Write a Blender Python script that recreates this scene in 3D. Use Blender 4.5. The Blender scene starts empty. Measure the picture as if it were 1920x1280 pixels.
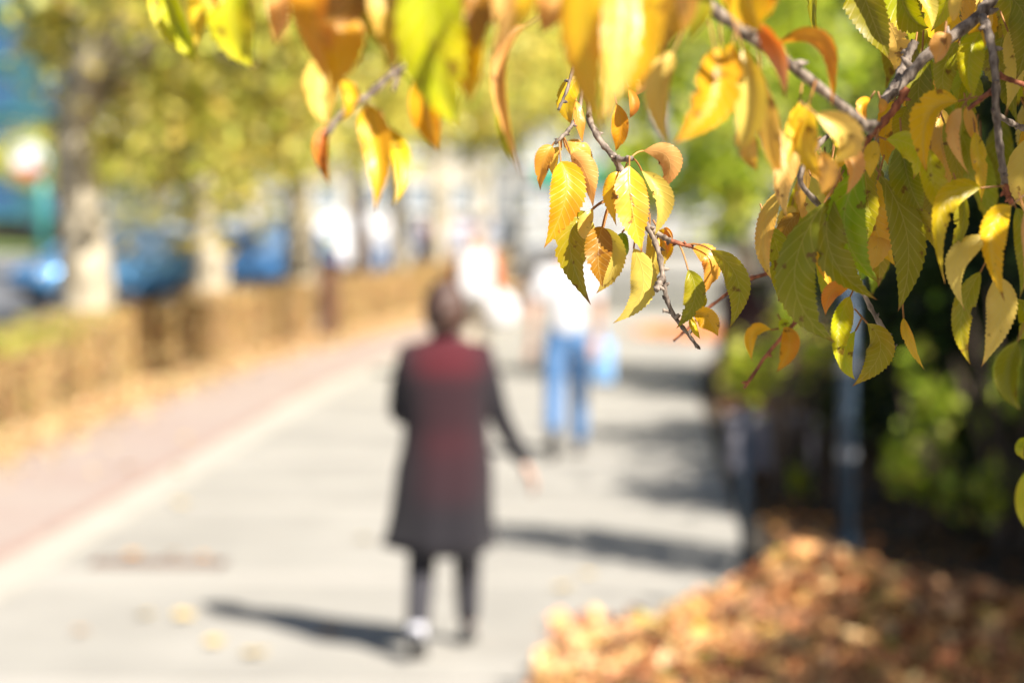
import bpy, bmesh, math, random
import numpy as np
from mathutils import Vector, Matrix, Euler

SC = bpy.context.scene
COL = SC.collection
rnd = random.Random(11)
nr = np.random.RandomState(7)
R = math.radians

# ------------------------------------------------------------------ camera
FPX = 4533.0
CAM_LOC = Vector((0, 0, 2.0))
CAM_EUL = Euler((R(90) - math.atan(255 / FPX), 0, math.atan(240 / FPX)))
cd = bpy.data.cameras.new('camera')
cd.sensor_width = 36
cd.lens = FPX * 36 / 1920
cd.clip_start = 0.05
cd.clip_end = 3000
cd.dof.use_dof = True
cd.dof.focus_distance = 2.1
cd.dof.aperture_fstop = 3.7
cam = bpy.data.objects.new('camera', cd)
cam.location = CAM_LOC
cam.rotation_euler = CAM_EUL
COL.objects.link(cam)
SC.camera = cam
CR = CAM_EUL.to_matrix()

def P(px, py, d):
    """the place in the street that lies d metres ahead in the direction (px, py) of the 1920x1280 photograph"""
    return CAM_LOC + CR @ Vector(((px - 960) / FPX * d, -(py - 640) / FPX * d, -d))

# ------------------------------------------------------------------ light
SUN_XY = Vector((0.72, -0.69)).normalized()
SUN_EL = R(43)
w = bpy.data.worlds.new('World')
SC.world = w
w.use_nodes = True
nt = w.node_tree
sky = nt.nodes.new('ShaderNodeTexSky')
sky.sky_type = 'NISHITA'
sky.sun_disc = False
sky.sun_elevation = SUN_EL
sky.sun_rotation = math.atan2(SUN_XY.x, SUN_XY.y)
sky.air_density = 1.0
sky.dust_density = 1.5
bg = nt.nodes['Background']
bg.inputs[1].default_value = 0.05
nt.links.new(sky.outputs[0], bg.inputs[0])
sd = bpy.data.lights.new('sun', 'SUN')
sd.energy = 5.0
sd.angle = R(0.53)
sd.color = (1.0, 0.94, 0.85)
sun = bpy.data.objects.new('sun', sd)
sv = Vector((SUN_XY.x * math.cos(SUN_EL), SUN_XY.y * math.cos(SUN_EL), math.sin(SUN_EL)))
sun.rotation_euler = sv.to_track_quat('Z', 'Y').to_euler()
sun.location = sv * 60
COL.objects.link(sun)
SC.view_settings.view_transform = 'Standard'
SC.view_settings.look = 'None'
SC.view_settings.exposure = 1.18
SC.view_settings.gamma = 1
SC.view_settings.use_curve_mapping = False
SC.cycles.use_denoising = True
SC.cycles.max_bounces = 8
SC.cycles.sample_clamp_indirect = 6

# ------------------------------------------------------------------ helpers
def lin(c):
    """sRGB 0..255 to linear"""
    o = []
    for v in c:
        v = v / 255.0
        o.append(v / 12.92 if v <= 0.04045 else ((v + 0.055) / 1.055) ** 2.4)
    return tuple(o) + (1.0,)

def tag(o, label=None, cat=None, group=None, kind=None):
    if label: o['label'] = label
    if cat: o['category'] = cat
    if group: o['group'] = group
    if kind: o['kind'] = kind
    return o

def empty(name, loc=(0, 0, 0), rz=0.0):
    o = bpy.data.objects.new(name, None)
    o.empty_display_size = 0.2
    o.location = loc
    o.rotation_euler = (0, 0, rz)
    COL.objects.link(o)
    return o

def link_mesh(name, me, mat=None, parent=None, loc=None, rot=None, smooth=False):
    o = bpy.data.objects.new(name, me)
    COL.objects.link(o)
    if mat is not None:
        for m in (mat if isinstance(mat, (list, tuple)) else [mat]):
            me.materials.append(m)
    if parent is not None: o.parent = parent
    if loc is not None: o.location = loc
    if rot is not None: o.rotation_euler = rot
    if smooth:
        for p in me.polygons: p.use_smooth = True
    return o

def np_mesh(name, V, F4, colors=None):
    """V (n,3), F4 (m,4) quads; colors (m,3) one per face"""
    me = bpy.data.meshes.new(name)
    V = np.asarray(V, dtype=np.float32); F4 = np.asarray(F4, dtype=np.int32)
    me.vertices.add(len(V)); me.vertices.foreach_set('co', V.ravel())
    me.loops.add(F4.size); me.loops.foreach_set('vertex_index', F4.ravel())
    k = F4.shape[1]
    me.polygons.add(len(F4))
    me.polygons.foreach_set('loop_start', np.arange(0, F4.size, k, dtype=np.int32))
    me.polygons.foreach_set('loop_total', np.full(len(F4), k, dtype=np.int32))
    if colors is not None:
        at = me.color_attributes.new('leafcol', 'FLOAT_COLOR', 'CORNER')
        c = np.repeat(np.concatenate([colors, np.ones((len(colors), 1))], 1), k, axis=0).astype(np.float32)
        at.data.foreach_set('color', c.ravel())
    me.update(); me.validate()
    return me

class MB:
    """collects simple shapes into one mesh"""
    def __init__(s): s.bm = bmesh.new()
    def box(s, c, size, rz=0, bev=0.0, rx=0, ry=0):
        b = bmesh.new()
        bmesh.ops.create_cube(b, size=1)
        bmesh.ops.scale(b, vec=size, verts=b.verts)
        if bev: bmesh.ops.bevel(b, geom=b.edges[:], offset=bev, segments=2, affect='EDGES', profile=0.7)
        M = Matrix.Translation(c) @ Euler((rx, ry, rz)).to_matrix().to_4x4()
        bmesh.ops.transform(b, matrix=M, verts=b.verts)
        s._add(b); return s
    def _add(s, b):
        me = bpy.data.meshes.new('tmp'); b.to_mesh(me); b.free()
        s.bm.from_mesh(me); bpy.data.meshes.remove(me)
    def cyl(s, c, r, h, seg=24, axis='Z', r2=None, rot=None):
        b = bmesh.new()
        bmesh.ops.create_cone(b, cap_ends=True, segments=seg, radius1=r, radius2=r if r2 is None else r2, depth=h)
        M = Matrix.Translation(c)
        if rot is not None: M = M @ Euler(rot).to_matrix().to_4x4()
        if axis == 'X': M = M @ Matrix.Rotation(R(90), 4, 'Y')
        if axis == 'Y': M = M @ Matrix.Rotation(R(90), 4, 'X')
        bmesh.ops.transform(b, matrix=M, verts=b.verts); s._add(b); return s
    def ball(s, c, rad, seg=16):
        b = bmesh.new()
        bmesh.ops.create_uvsphere(b, u_segments=seg, v_segments=max(6, seg // 2), radius=1)
        bmesh.ops.transform(b, matrix=Matrix.Translation(c) @ Matrix.Diagonal((*rad, 1)), verts=b.verts)
        s._add(b); return s
    def tube(s, pts, rads, seg=8, wob=0.0, rg=None, cap=True):
        pts = [Vector(p) for p in pts]
        rings = []
        up = Vector((0.13, 0.31, 0.94))
        for i, p in enumerate(pts):
            t = (pts[min(i + 1, len(pts) - 1)] - pts[max(i - 1, 0)])
            if t.length < 1e-9: t = Vector((0, 0, 1))
            t.normalize()
            a = t.cross(up)
            if a.length < 0.1: a = t.cross(Vector((1, 0, 0)))
            a.normalize(); bb = t.cross(a)
            ring = []
            for k in range(seg):
                an = 2 * math.pi * k / seg
                rr = rads[i] * (1 + (rg.uniform(-wob, wob) if wob else 0))
                ring.append(s.bm.verts.new(p + (a * math.cos(an) + bb * math.sin(an)) * rr))
            rings.append(ring)
        for i in range(len(rings) - 1):
            for k in range(seg):
                try: s.bm.faces.new((rings[i][k], rings[i][(k + 1) % seg], rings[i + 1][(k + 1) % seg], rings[i + 1][k]))
                except ValueError: pass
        if cap:
            s.bm.faces.new(rings[0][::-1]); s.bm.faces.new(rings[-1])
        return s
    def loft(s, rings, closed=True, cap=True):
        """rings: lists of points, same count"""
        vr = [[s.bm.verts.new(Vector(p)) for p in r] for r in rings]
        n = len(vr[0])
        for i in range(len(vr) - 1):
            for k in range(n if closed else n - 1):
                s.bm.faces.new((vr[i][k], vr[i][(k + 1) % n], vr[i + 1][(k + 1) % n], vr[i + 1][k]))
        if cap:
            s.bm.faces.new(vr[0][::-1]); s.bm.faces.new(vr[-1])
        return s
    def build(s, name, mat, parent=None, loc=None, rot=None, smooth=False, local=None):
        bmesh.ops.recalc_face_normals(s.bm, faces=s.bm.faces)
        me = bpy.data.meshes.new(name)
        if local is not None: bmesh.ops.translate(s.bm, vec=-Vector(local), verts=s.bm.verts)
        s.bm.to_mesh(me); s.bm.free()
        return link_mesh(name, me, mat, parent, loc, rot, smooth)

# ------------------------------------------------------------------ materials
def mat_new(name):
    m = bpy.data.materials.new(name); m.use_nodes = True
    n = m.node_tree.nodes; l = m.node_tree.links
    return m, n, l, n['Principled BSDF']

def simple(name, col, rough=0.6, metal=0.0, noise=0.12, scale=8.0, bump=0.0, bscale=40, coat=0.0, spec=0.5, dirt=None):
    """a base colour varied by two octaves of noise, with fine relief"""
    m, n, l, b = mat_new(name)
    tc = n.new('ShaderNodeTexCoord')
    nz = n.new('ShaderNodeTexNoise'); nz.inputs['Scale'].default_value = scale; nz.inputs['Detail'].default_value = 6
    l.new(tc.outputs['Object'], nz.inputs['Vector'])
    mx = n.new('ShaderNodeMix'); mx.data_type = 'RGBA'
    c = col if len(col) == 4 else tuple(col) + (1,)
    lo = tuple(v * (1 - noise * 1.5) for v in c[:3]) + (1,); hi = tuple(min(1, v * (1 + noise)) for v in c[:3]) + (1,)
    if dirt: lo = tuple(dirt) + (1,)
    mx.inputs[6].default_value = lo; mx.inputs[7].default_value = hi
    mr = n.new('ShaderNodeMapRange'); mr.inputs[1].default_value = 0.3; mr.inputs[2].default_value = 0.68
    l.new(nz.outputs['Fac'], mr.inputs[0]); l.new(mr.outputs[0], mx.inputs[0]); l.new(mx.outputs[2], b.inputs['Base Color'])
    b.inputs['Roughness'].default_value = rough; b.inputs['Metallic'].default_value = metal
    b.inputs['Coat Weight'].default_value = coat; b.inputs['Specular IOR Level'].default_value = spec
    if bump:
        n2 = n.new('ShaderNodeTexNoise'); n2.inputs['Scale'].default_value = bscale; n2.inputs['Detail'].default_value = 5
        l.new(tc.outputs['Object'], n2.inputs['Vector'])
        bp = n.new('ShaderNodeBump'); bp.inputs['Strength'].default_value = bump; bp.inputs['Distance'].default_value = 0.01
        l.new(n2.outputs['Fac'], bp.inputs['Height']); l.new(bp.outputs[0], b.inputs['Normal'])
    return m

def leafmass(name, transl=0.3, rough=0.45, spec=0.5):
    """foliage of many small leaves; each leaf's colour is stored with its faces"""
    m, n, l, b = mat_new(name)
    at = n.new('ShaderNodeAttribute'); at.attribute_name = 'leafcol'
    l.new(at.outputs['Color'], b.inputs['Base Color'])
    b.inputs['Roughness'].default_value = rough; b.inputs['Specular IOR Level'].default_value = spec
    tr = n.new('ShaderNodeBsdfTranslucent'); l.new(at.outputs['Color'], tr.inputs[0])
    ms = n.new('ShaderNodeMixShader'); ms.inputs[0].default_value = transl
    l.new(b.outputs[0], ms.inputs[1]); l.new(tr.outputs[0], ms.inputs[2])
    l.new(ms.outputs[0], n['Material Output'].inputs[0])
    return m

def cherry_leaf_material():
    m, n, l, b = mat_new('cherry_leaf')
    def math_(op, a, b_=None, c=None):
        x = n.new('ShaderNodeMath'); x.operation = op
        for i, v in enumerate((a, b_, c)):
            if v is None: continue
            if isinstance(v, (int, float)): x.inputs[i].default_value = v
            else: l.new(v, x.inputs[i])
        return x.outputs[0]
    uv = n.new('ShaderNodeUVMap'); uv.uv_map = 'UVMap'
    sp = n.new('ShaderNodeSeparateXYZ'); l.new(uv.outputs[0], sp.inputs[0])
    U, V = sp.outputs[0], sp.outputs[1]
    aU = math_('ABSOLUTE', U)
    oi = n.new('ShaderNodeObjectInfo')
    at = n.new('ShaderNodeAttribute'); at.attribute_type = 'OBJECT'; at.attribute_name = 'second_colour'
    tc = n.new('ShaderNodeTexCoord')
    # lateral veins
    k = math_('MULTIPLY', aU, aU)
    bend = math_('ADD', math_('MULTIPLY', aU, 0.24), math_('MULTIPLY', k, -0.05))
    ph = math_('MULTIPLY', math_('SUBTRACT', V, bend), math_('ADD', math_('MULTIPLY', oi.outputs['Random'], 4.0), 8.5))
    side = math_('MULTIPLY', math_('GREATER_THAN', U, 0.0), 0.42)
    fr = math_('FRACT', math_('ADD', ph, math_('ADD', side, 4.0)))
    tri = math_('ABSOLUTE', math_('SUBTRACT', fr, 0.5))              # 0 on the vein
    vein = math_('SUBTRACT', 1.0, math_('SMOOTH_MIN', math_('MULTIPLY', tri, 9.0), 1.0, 0.3))
    vein = math_('MAXIMUM', vein, 0.0)
    mid = math_('SUBTRACT', 1.0, math_('MINIMUM', math_('MULTIPLY', aU, 22.0), 1.0))
    allv = math_('MAXIMUM', math_('MULTIPLY', vein, 0.75), mid)
    nv = n.new('ShaderNodeTexNoise'); nv.inputs['Scale'].default_value = 22; nv.inputs['Detail'].default_value = 4
    off = n.new('ShaderNodeCombineXYZ'); r50 = math_('MULTIPLY', oi.outputs['Random'], 50.0)
    l.new(r50, off.inputs[0]); l.new(r50, off.inputs[1])
    va = n.new('ShaderNodeVectorMath'); va.operation = 'ADD'; l.new(tc.outputs['Object'], va.inputs[0]); l.new(off.outputs[0], va.inputs[1])
    l.new(va.outputs[0], nv.inputs['Vector'])
    nb = n.new('ShaderNodeTexNoise'); nb.inputs['Scale'].default_value = 75; nb.inputs['Detail'].default_value = 5
    l.new(va.outputs[0], nb.inputs['Vector'])
    # colour: second colour spreads from the margin and the tip in patches
    f = math_('ADD', math_('MULTIPLY', nv.outputs['Fac'], 2.4), math_('ADD', math_('MULTIPLY', V, 0.5), math_('ADD', math_('MULTIPLY', aU, 0.35), -1.45)))
    f = math_('MINIMUM', math_('MAXIMUM', f, 0.0), 1.0)
    mx = n.new('ShaderNodeMix'); mx.data_type = 'RGBA'
    l.new(f, mx.inputs[0]); l.new(oi.outputs['Color'], mx.inputs[6]); l.new(at.outputs['Color'], mx.inputs[7])
    # paler veins
    mv = n.new('ShaderNodeMix'); mv.data_type = 'RGBA'
    l.new(math_('MULTIPLY', allv, 0.3), mv.inputs[0]); l.new(mx.outputs[2], mv.inputs[6]); mv.inputs[7].default_value = (0.78, 0.60, 0.22, 1)
    # brown flecks
    sm = math_('MULTIPLY', math_('SUBTRACT', nb.outputs['Fac'], 0.638), 14.0)
    sm = math_('MINIMUM', math_('MAXIMUM', sm, 0.0), 0.75)
    ms = n.new('ShaderNodeMix'); ms.data_type = 'RGBA'
    l.new(sm, ms.inputs[0]); l.new(mv.outputs[2], ms.inputs[6]); ms.inputs[7].default_value = (0.16, 0.055, 0.01, 1)
    # browned margin and tip
    ed = math_('MULTIPLY', math_('SUBTRACT', math_('ADD', V, math_('MULTIPLY', nb.outputs['Fac'], 0.12)), 0.99), 12.0)
    ed = math_('MINIMUM', math_('MAXIMUM', ed, 0.0), 0.8)
    me_ = n.new('ShaderNodeMix'); me_.data_type = 'RGBA'
    l.new(ed, me_.inputs[0]); l.new(ms.outputs[2], me_.inputs[6]); me_.inputs[7].default_value = (0.22, 0.05, 0.025, 1)
    l.new(me_.outputs[2], b.inputs['Base Color'])
    b.inputs['Roughness'].default_value = 0.36
    b.inputs['Specular IOR Level'].default_value = 0.45
    hgt = math_('ADD', math_('MULTIPLY', allv, -1.0), math_('MULTIPLY', nb.outputs['Fac'], 0.5))
    bp = n.new('ShaderNodeBump'); bp.inputs['Strength'].default_value = 0.28; bp.inputs['Distance'].default_value = 0.0008
    l.new(hgt, bp.inputs['Height']); l.new(bp.outputs[0], b.inputs['Normal'])
    tr = n.new('ShaderNodeBsdfTranslucent')
    hs = n.new('ShaderNodeHueSaturation'); hs.inputs['Saturation'].default_value = 1.15; hs.inputs['Value'].default_value = 1.0
    l.new(me_.outputs[2], hs.inputs['Color']); l.new(hs.outputs[0], tr.inputs[0]); l.new(bp.outputs[0], tr.inputs['Normal'])
    mix = n.new('ShaderNodeMixShader'); mix.inputs[0].default_value = 0.33
    l.new(b.outputs[0], mix.inputs[1]); l.new(tr.outputs[0], mix.inputs[2])
    l.new(mix.outputs[0], n['Material Output'].inputs[0])
    return m

def bark_material(name, a, b_, scale=30, bump=0.6):
    m, n, l, b = mat_new(name)
    tc = n.new('ShaderNodeTexCoord')
    mp = n.new('ShaderNodeMapping'); mp.inputs['Scale'].default_value = (1, 1, 0.45)
    l.new(tc.outputs['Object'], mp.inputs[0])
    nz = n.new('ShaderNodeTexNoise'); nz.inputs['Scale'].default_value = scale; nz.inputs['Detail'].default_value = 8
    l.new(mp.outputs[0], nz.inputs['Vector'])
    rp = n.new('ShaderNodeValToRGB')
    rp.color_ramp.elements[0].position = 0.36; rp.color_ramp.elements[0].color = tuple(a) + (1,)
    rp.color_ramp.elements[1].position = 0.62; rp.color_ramp.elements[1].color = tuple(b_) + (1,)
    l.new(nz.outputs['Fac'], rp.inputs[0]); l.new(rp.outputs[0], b.inputs['Base Color'])
    b.inputs['Roughness'].default_value = 0.75
    bp = n.new('ShaderNodeBump'); bp.inputs['Strength'].default_value = bump; bp.inputs['Distance'].default_value = 0.3 / scale
    l.new(nz.outputs['Fac'], bp.inputs['Height']); l.new(bp.outputs[0], b.inputs['Normal'])
    return m

M_leaf = cherry_leaf_material()
M_stalk = simple('leaf_stalk', (0.45, 0.20, 0.05), 0.5, noise=0.5, scale=60)
M_twig = bark_material('twig_bark', (0.08, 0.055, 0.04), (0.34, 0.27, 0.21), 160, 0.8)
M_twig_red = bark_material('young_twig_bark', (0.16, 0.045, 0.02), (0.42, 0.14, 0.06), 160, 0.5)
M_bark = bark_material('cherry_bark', (0.06, 0.045, 0.035), (0.24, 0.18, 0.15), 22, 0.8)
M_plane_bark = bark_material('pale_bark', (0.20, 0.165, 0.11), (0.56, 0.49, 0.36), 5, 0.6)
M_dark_bark = bark_material('dark_bark', (0.05, 0.035, 0.025), (0.17, 0.12, 0.085), 9, 0.7)
M_mass = leafmass('tree_foliage', 0.44, 0.42)
M_dense = leafmass('dense_foliage', 0.12, 0.55, 0.3)
M_dry = leafmass('dry_leaves', 0.15, 0.6, 0.35)
M_hedgeleaf = leafmass('hedge_leaves', 0.4, 0.6, 0.3)

# ------------------------------------------------------------------ leaf scatter (numpy)
def leaf_cloud(points, size, palette, weights=None, normal_bias=None, elong=1.6, bend=0.0, jitter=0.12):
    """one folded rhomb of two quads ... simplified to a single bent quad per leaf"""
    N = len(points)
    a = nr.normal(size=(N, 3)); a /= np.linalg.norm(a, axis=1, keepdims=True)
    if normal_bias is not None:
        nn = nr.normal(size=(N, 3)) * 0.6 + np.array(normal_bias)
        nn /= np.linalg.norm(nn, axis=1, keepdims=True)
    else:
        nn = nr.normal(size=(N, 3)); nn /= np.linalg.norm(nn, axis=1, keepdims=True)
    b = np.cross(nn, a); b /= np.linalg.norm(b, axis=1, keepdims=True) + 1e-9
    a = np.cross(b, nn)
    s = size * nr.uniform(0.65, 1.3, size=(N, 1))
    L = s * 0.5; W = s * 0.5 / elong
    p = points
    v0 = p - a * L
    v1 = p + b * W - a * L * 0.1 + nn * L * bend
    v2 = p + a * L
    v3 = p - b * W - a * L * 0.1 + nn * L * bend
    V = np.stack([v0, v1, v2, v3], 1).reshape(-1, 3)
    F = np.arange(N * 4).reshape(N, 4)
    if bend:
        F = np.stack([F[:, [0, 1, 2]], F[:, [0, 2, 3]]], 1).reshape(-1, 3)
    pal = np.array([lin(c)[:3] for c in palette])
    idx = nr.choice(len(pal), size=N, p=weights)
    c = pal[idx] * (1 + nr.uniform(-jitter, jitter, size=(N, 3))) * nr.uniform(0.75, 1.2, size=(N, 1))
    c = np.clip(c, 0.002, 0.9)
    if bend: c = np.repeat(c, 2, axis=0)
    return V, F, c

def clump_points(c, r, n, nclump, spread=0.28, hollow=0.35, flat=1.0):
    c = np.array(c, float); r = np.array(r, float)
    d = nr.normal(size=(nclump, 3)); d /= np.linalg.norm(d, axis=1, keepdims=True)
    rad = nr.uniform(hollow, 1.0, size=(nclump, 1)) ** 0.6
    cc = d * rad
    w_ = nr.uniform(0.5, 1.5, nclump); w_ /= w_.sum()
    k = nr.choice(nclump, size=n, p=w_)
    q = cc[k] + nr.normal(size=(n, 3)) * spread * nr.uniform(0.5, 1.1, size=(nclump, 1))[k]
    return c + q * r

# ------------------------------------------------------------------ ground, road, paths
def shift(d):
    """the whole street turns gently to the right beyond about 28 m"""
    t = d - 29.0
    if t < -4: return 0.0
    if t < 4: return 0.05 * (t + 4) ** 2 / 8.0
    if t < 15: return 0.1 * t
    return 1.5 + 0.03 * (t - 15)

YS = [-8, 0, 6, 9, 12, 15, 18, 21, 24, 26, 28, 30, 32, 34, 37, 40, 45, 50, 56, 62, 70, 80, 95, 110, 130]
def strip(name, x0, x1, z, mat, parent=None, y0=-8, y1=130, thick=0.0, kind='structure'):
    ys = [y for y in YS if y0 <= y <= y1]
    b = MB(); bm = b.bm
    rows = []
    for y in ys:
        s = shift(y)
        xs = [x0 + s, x1 + s]
        r = [bm.verts.new((xs[0], y, z)), bm.verts.new((xs[1], y, z))]
        if thick: r += [bm.verts.new((xs[1], y, z - thick)), bm.verts.new((xs[0], y, z - thick))]
        rows.append(r)
    for a, c in zip(rows, rows[1:]):
        m = len(a)
        for k in range(m if m > 2 else 1):
            bm.faces.new((a[k], a[(k + 1) % m], c[(k + 1) % m], c[k]))
    if thick: bm.faces.new(rows[0][::-1]); bm.faces.new(rows[-1])
    o = b.build(name, mat, parent)
    if parent is None: o['kind'] = kind
    return o

def ground_mat(name, c1, c2, scale, fine, rough=0.9, bump=0.3, speck=None):
    m, n, l, b = mat_new(name)
    tc = n.new('ShaderNodeTexCoord')
    a = n.new('ShaderNodeTexNoise'); a.inputs['Scale'].default_value = scale; a.inputs['Detail'].default_value = 8; a.inputs['Roughness'].default_value = 0.6
    f = n.new('ShaderNodeTexNoise'); f.inputs['Scale'].default_value = fine; f.inputs['Detail'].default_value = 3
    l.new(tc.outputs['Object'], a.inputs['Vector']); l.new(tc.outputs['Object'], f.inputs['Vector'])
    rp = n.new('ShaderNodeValToRGB')
    rp.color_ramp.elements[0].position = 0.33; rp.color_ramp.elements[0].color = tuple(c1) + (1,)
    rp.color_ramp.elements[1].position = 0.66; rp.color_ramp.elements[1].color = tuple(c2) + (1,)
    l.new(a.outputs['Fac'], rp.inputs[0])
    mx = n.new('ShaderNodeMix'); mx.data_type = 'RGBA'; mx.blend_type = 'MULTIPLY'; mx.inputs[0].default_value = 0.5
    g = n.new('ShaderNodeMapRange'); g.inputs[3].default_value = 0.55; g.inputs[4].default_value = 1.25
    l.new(f.outputs['Fac'], g.inputs[0]); l.new(rp.outputs[0], mx.inputs[6]); l.new(g.outputs[0], mx.inputs[7])
    l.new(mx.outputs[2], b.inputs['Base Color'])
    b.inputs['Roughness'].default_value = rough
    bp = n.new('ShaderNodeBump'); bp.inputs['Strength'].default_value = bump; bp.inputs['Distance'].default_value = 0.01
    l.new(f.outputs['Fac'], bp.inputs['Height']); l.new(bp.outputs[0], b.inputs['Normal'])
    return m

M_earth = ground_mat('earth', (0.035, 0.027, 0.018), (0.065, 0.05, 0.035), 0.6, 30)
M_grass = ground_mat('grass_ground', (0.10, 0.16, 0.03), (0.17, 0.24, 0.05), 0.4, 20)
M_road = ground_mat('road_asphalt', (0.13, 0.135, 0.15), (0.18, 0.185, 0.20), 0.4, 60)
M_slab = ground_mat('pavement_concrete', (0.29, 0.275, 0.245), (0.385, 0.365, 0.325), 0.9, 70, bump=0.2)
M_slab2 = ground_mat('pavement_concrete_pale', (0.37, 0.35, 0.31), (0.415, 0.39, 0.35), 0.9, 70, bump=0.2)
M_kerb = ground_mat('kerb_stone', (0.38, 0.36, 0.31), (0.46, 0.43, 0.375), 1.5, 60, bump=0.2)
M_gutter = simple('gutter_brick', (0.35, 0.24, 0.20), 0.85, noise=0.25, scale=6)

def paver_material():
    m, n, l, b = mat_new('red_pavers')
    tc = n.new('ShaderNodeTexCoord')
    br = n.new('ShaderNodeTexBrick'); br.inputs['Scale'].default_value = 1.0
    br.inputs['Brick Width'].default_value = 0.2; br.inputs['Row Height'].default_value = 0.1
    br.inputs['Mortar Size'].default_value = 0.006
    br.inputs['Color1'].default_value = (0.37, 0.29, 0.26, 1); br.inputs['Color2'].default_value = (0.34, 0.26, 0.23, 1)
    br.inputs['Mortar'].default_value = (0.28, 0.23, 0.19, 1)
    l.new(tc.outputs['Object'], br.inputs['Vector'])
    nz = n.new('ShaderNodeTexNoise'); nz.inputs['Scale'].default_value = 0.7; nz.inputs['Detail'].default_value = 6
    l.new(tc.outputs['Object'], nz.inputs['Vector'])
    mx = n.new('ShaderNodeMix'); mx.data_type = 'RGBA'; mx.blend_type = 'MIX'
    g = n.new('ShaderNodeMapRange'); g.inputs[1].default_value = 0.45; g.inputs[2].default_value = 0.7; g.inputs[4].default_value = 0.5
    l.new(nz.outputs['Fac'], g.inputs[0]); l.new(g.outputs[0], mx.inputs[0])
    l.new(br.outputs['Color'], mx.inputs[6]); mx.inputs[7].default_value = (0.37, 0.33, 0.295, 1)
    l.new(mx.outputs[2], b.inputs['Base Color']); b.inputs['Roughness'].default_value = 0.9
    bp = n.new('ShaderNodeBump'); bp.inputs['Strength'].default_value = 0.4; bp.inputs['Distance'].default_value = 0.004
    l.new(br.outputs['Fac'], bp.inputs['Height']); bp.invert = True; l.new(bp.outputs[0], b.inputs['Normal'])
    return m
M_pavers = paver_material()

b = MB(); b.box((0, 600, -0.62), (2600, 2600, 1.0)); g = b.build('ground', M_earth); g['kind'] = 'structure'
XK0, XK1 = -3.24, -3.56            # concrete edging between footpath and bike path
strip('bike_path', -5.25, XK1 - 0.0, -0.002, M_pavers, thick=0.1)
strip('path_border', XK1 - 0.14, XK1 - 0.006, 0.003, M_gutter, thick=0.02)
strip('kerb', XK1, XK0, 0.012, M_kerb, thick=0.12)
o = strip('verge', -6.6, -5.25, 0.0, M_earth, thick=0.1)
strip('road', -30.0, -6.75, -0.03, M_road, thick=0.1)
strip('road_kerb', -6.75, -6.6, 0.08, M_kerb, thick=0.2)
# lawn and forecourt beyond the road
b = MB(); b.box((-45, 118, -0.06), (50, 36, 0.1)); o = b.build('lawn', M_grass); o['kind'] = 'structure'
b = MB(); b.box((-40, 82, -0.04), (30, 34, 0.09)); o = b.build('forecourt', M_slab2); o['kind'] = 'structure'
b = MB(); b.box((2, 160, -0.05), (70, 60, 0.1)); o = b.build('plaza', M_road); o['kind'] = 'structure'

# footpath laid in concrete bays, each bay a piece of the pavement
pav = empty('pavement', (0, 0, 0)); pav['kind'] = 'structure'
def bay(y0, y1, mat, gap=0.022):
    bb = MB()
    s0, s1 = shift(y0), shift(y1)
    zt = rnd.uniform(-0.002, 0.002)
    pts = lambda z: [(XK0 + 0.006 + s0, y0 + gap, z), (0.614 + s0, y0 + gap, z), (0.614 + s1, y1, z), (XK0 + 0.006 + s1, y1, z)]
    bb.loft([pts(-0.1), pts(zt)])
    return bb.build('slab', mat, pav)
y = -6.0
while y < 100:
    n = 2.6 if y < 40 else 6.0
    if abs(y - 9.6) < 0.01: pass
    bay(y, y + n, M_slab)
    y += n
    if y > 9 and y < 30:
        bay(y, y + 0.45, M_slab2); y += 0.45
pb = MB(); pb.box((-1.0, 40, -0.13), (8.2, 96, 0.02)); pb.build('bedding', M_earth, pav)

# strip drain let into the pavement
dr = empty('drain_grate', (-2.68, 13.3, 0.0))
tag(dr, 'brown rusty drain grate set in the pavement beside the pale kerb', 'drain grate')
f = MB()
for sx in (-1, 1): f.box((sx * 0.36, 0, 0.004), (0.03, 0.22, 0.012))
for sy in (-1, 1): f.box((0, sy * 0.10, 0.004), (0.75, 0.02, 0.012))
M_rust = simple('rusted_iron', (0.16, 0.08, 0.055), 0.8, 0.3, 0.4, 20, 0.3)
f.build('frame', M_rust, dr)
for i in range(12):
    f = MB(); f.box((-0.33 + i * 0.06, 0, 0.0045), (0.022, 0.178, 0.010)); f.build('slat', M_rust, dr)

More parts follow.
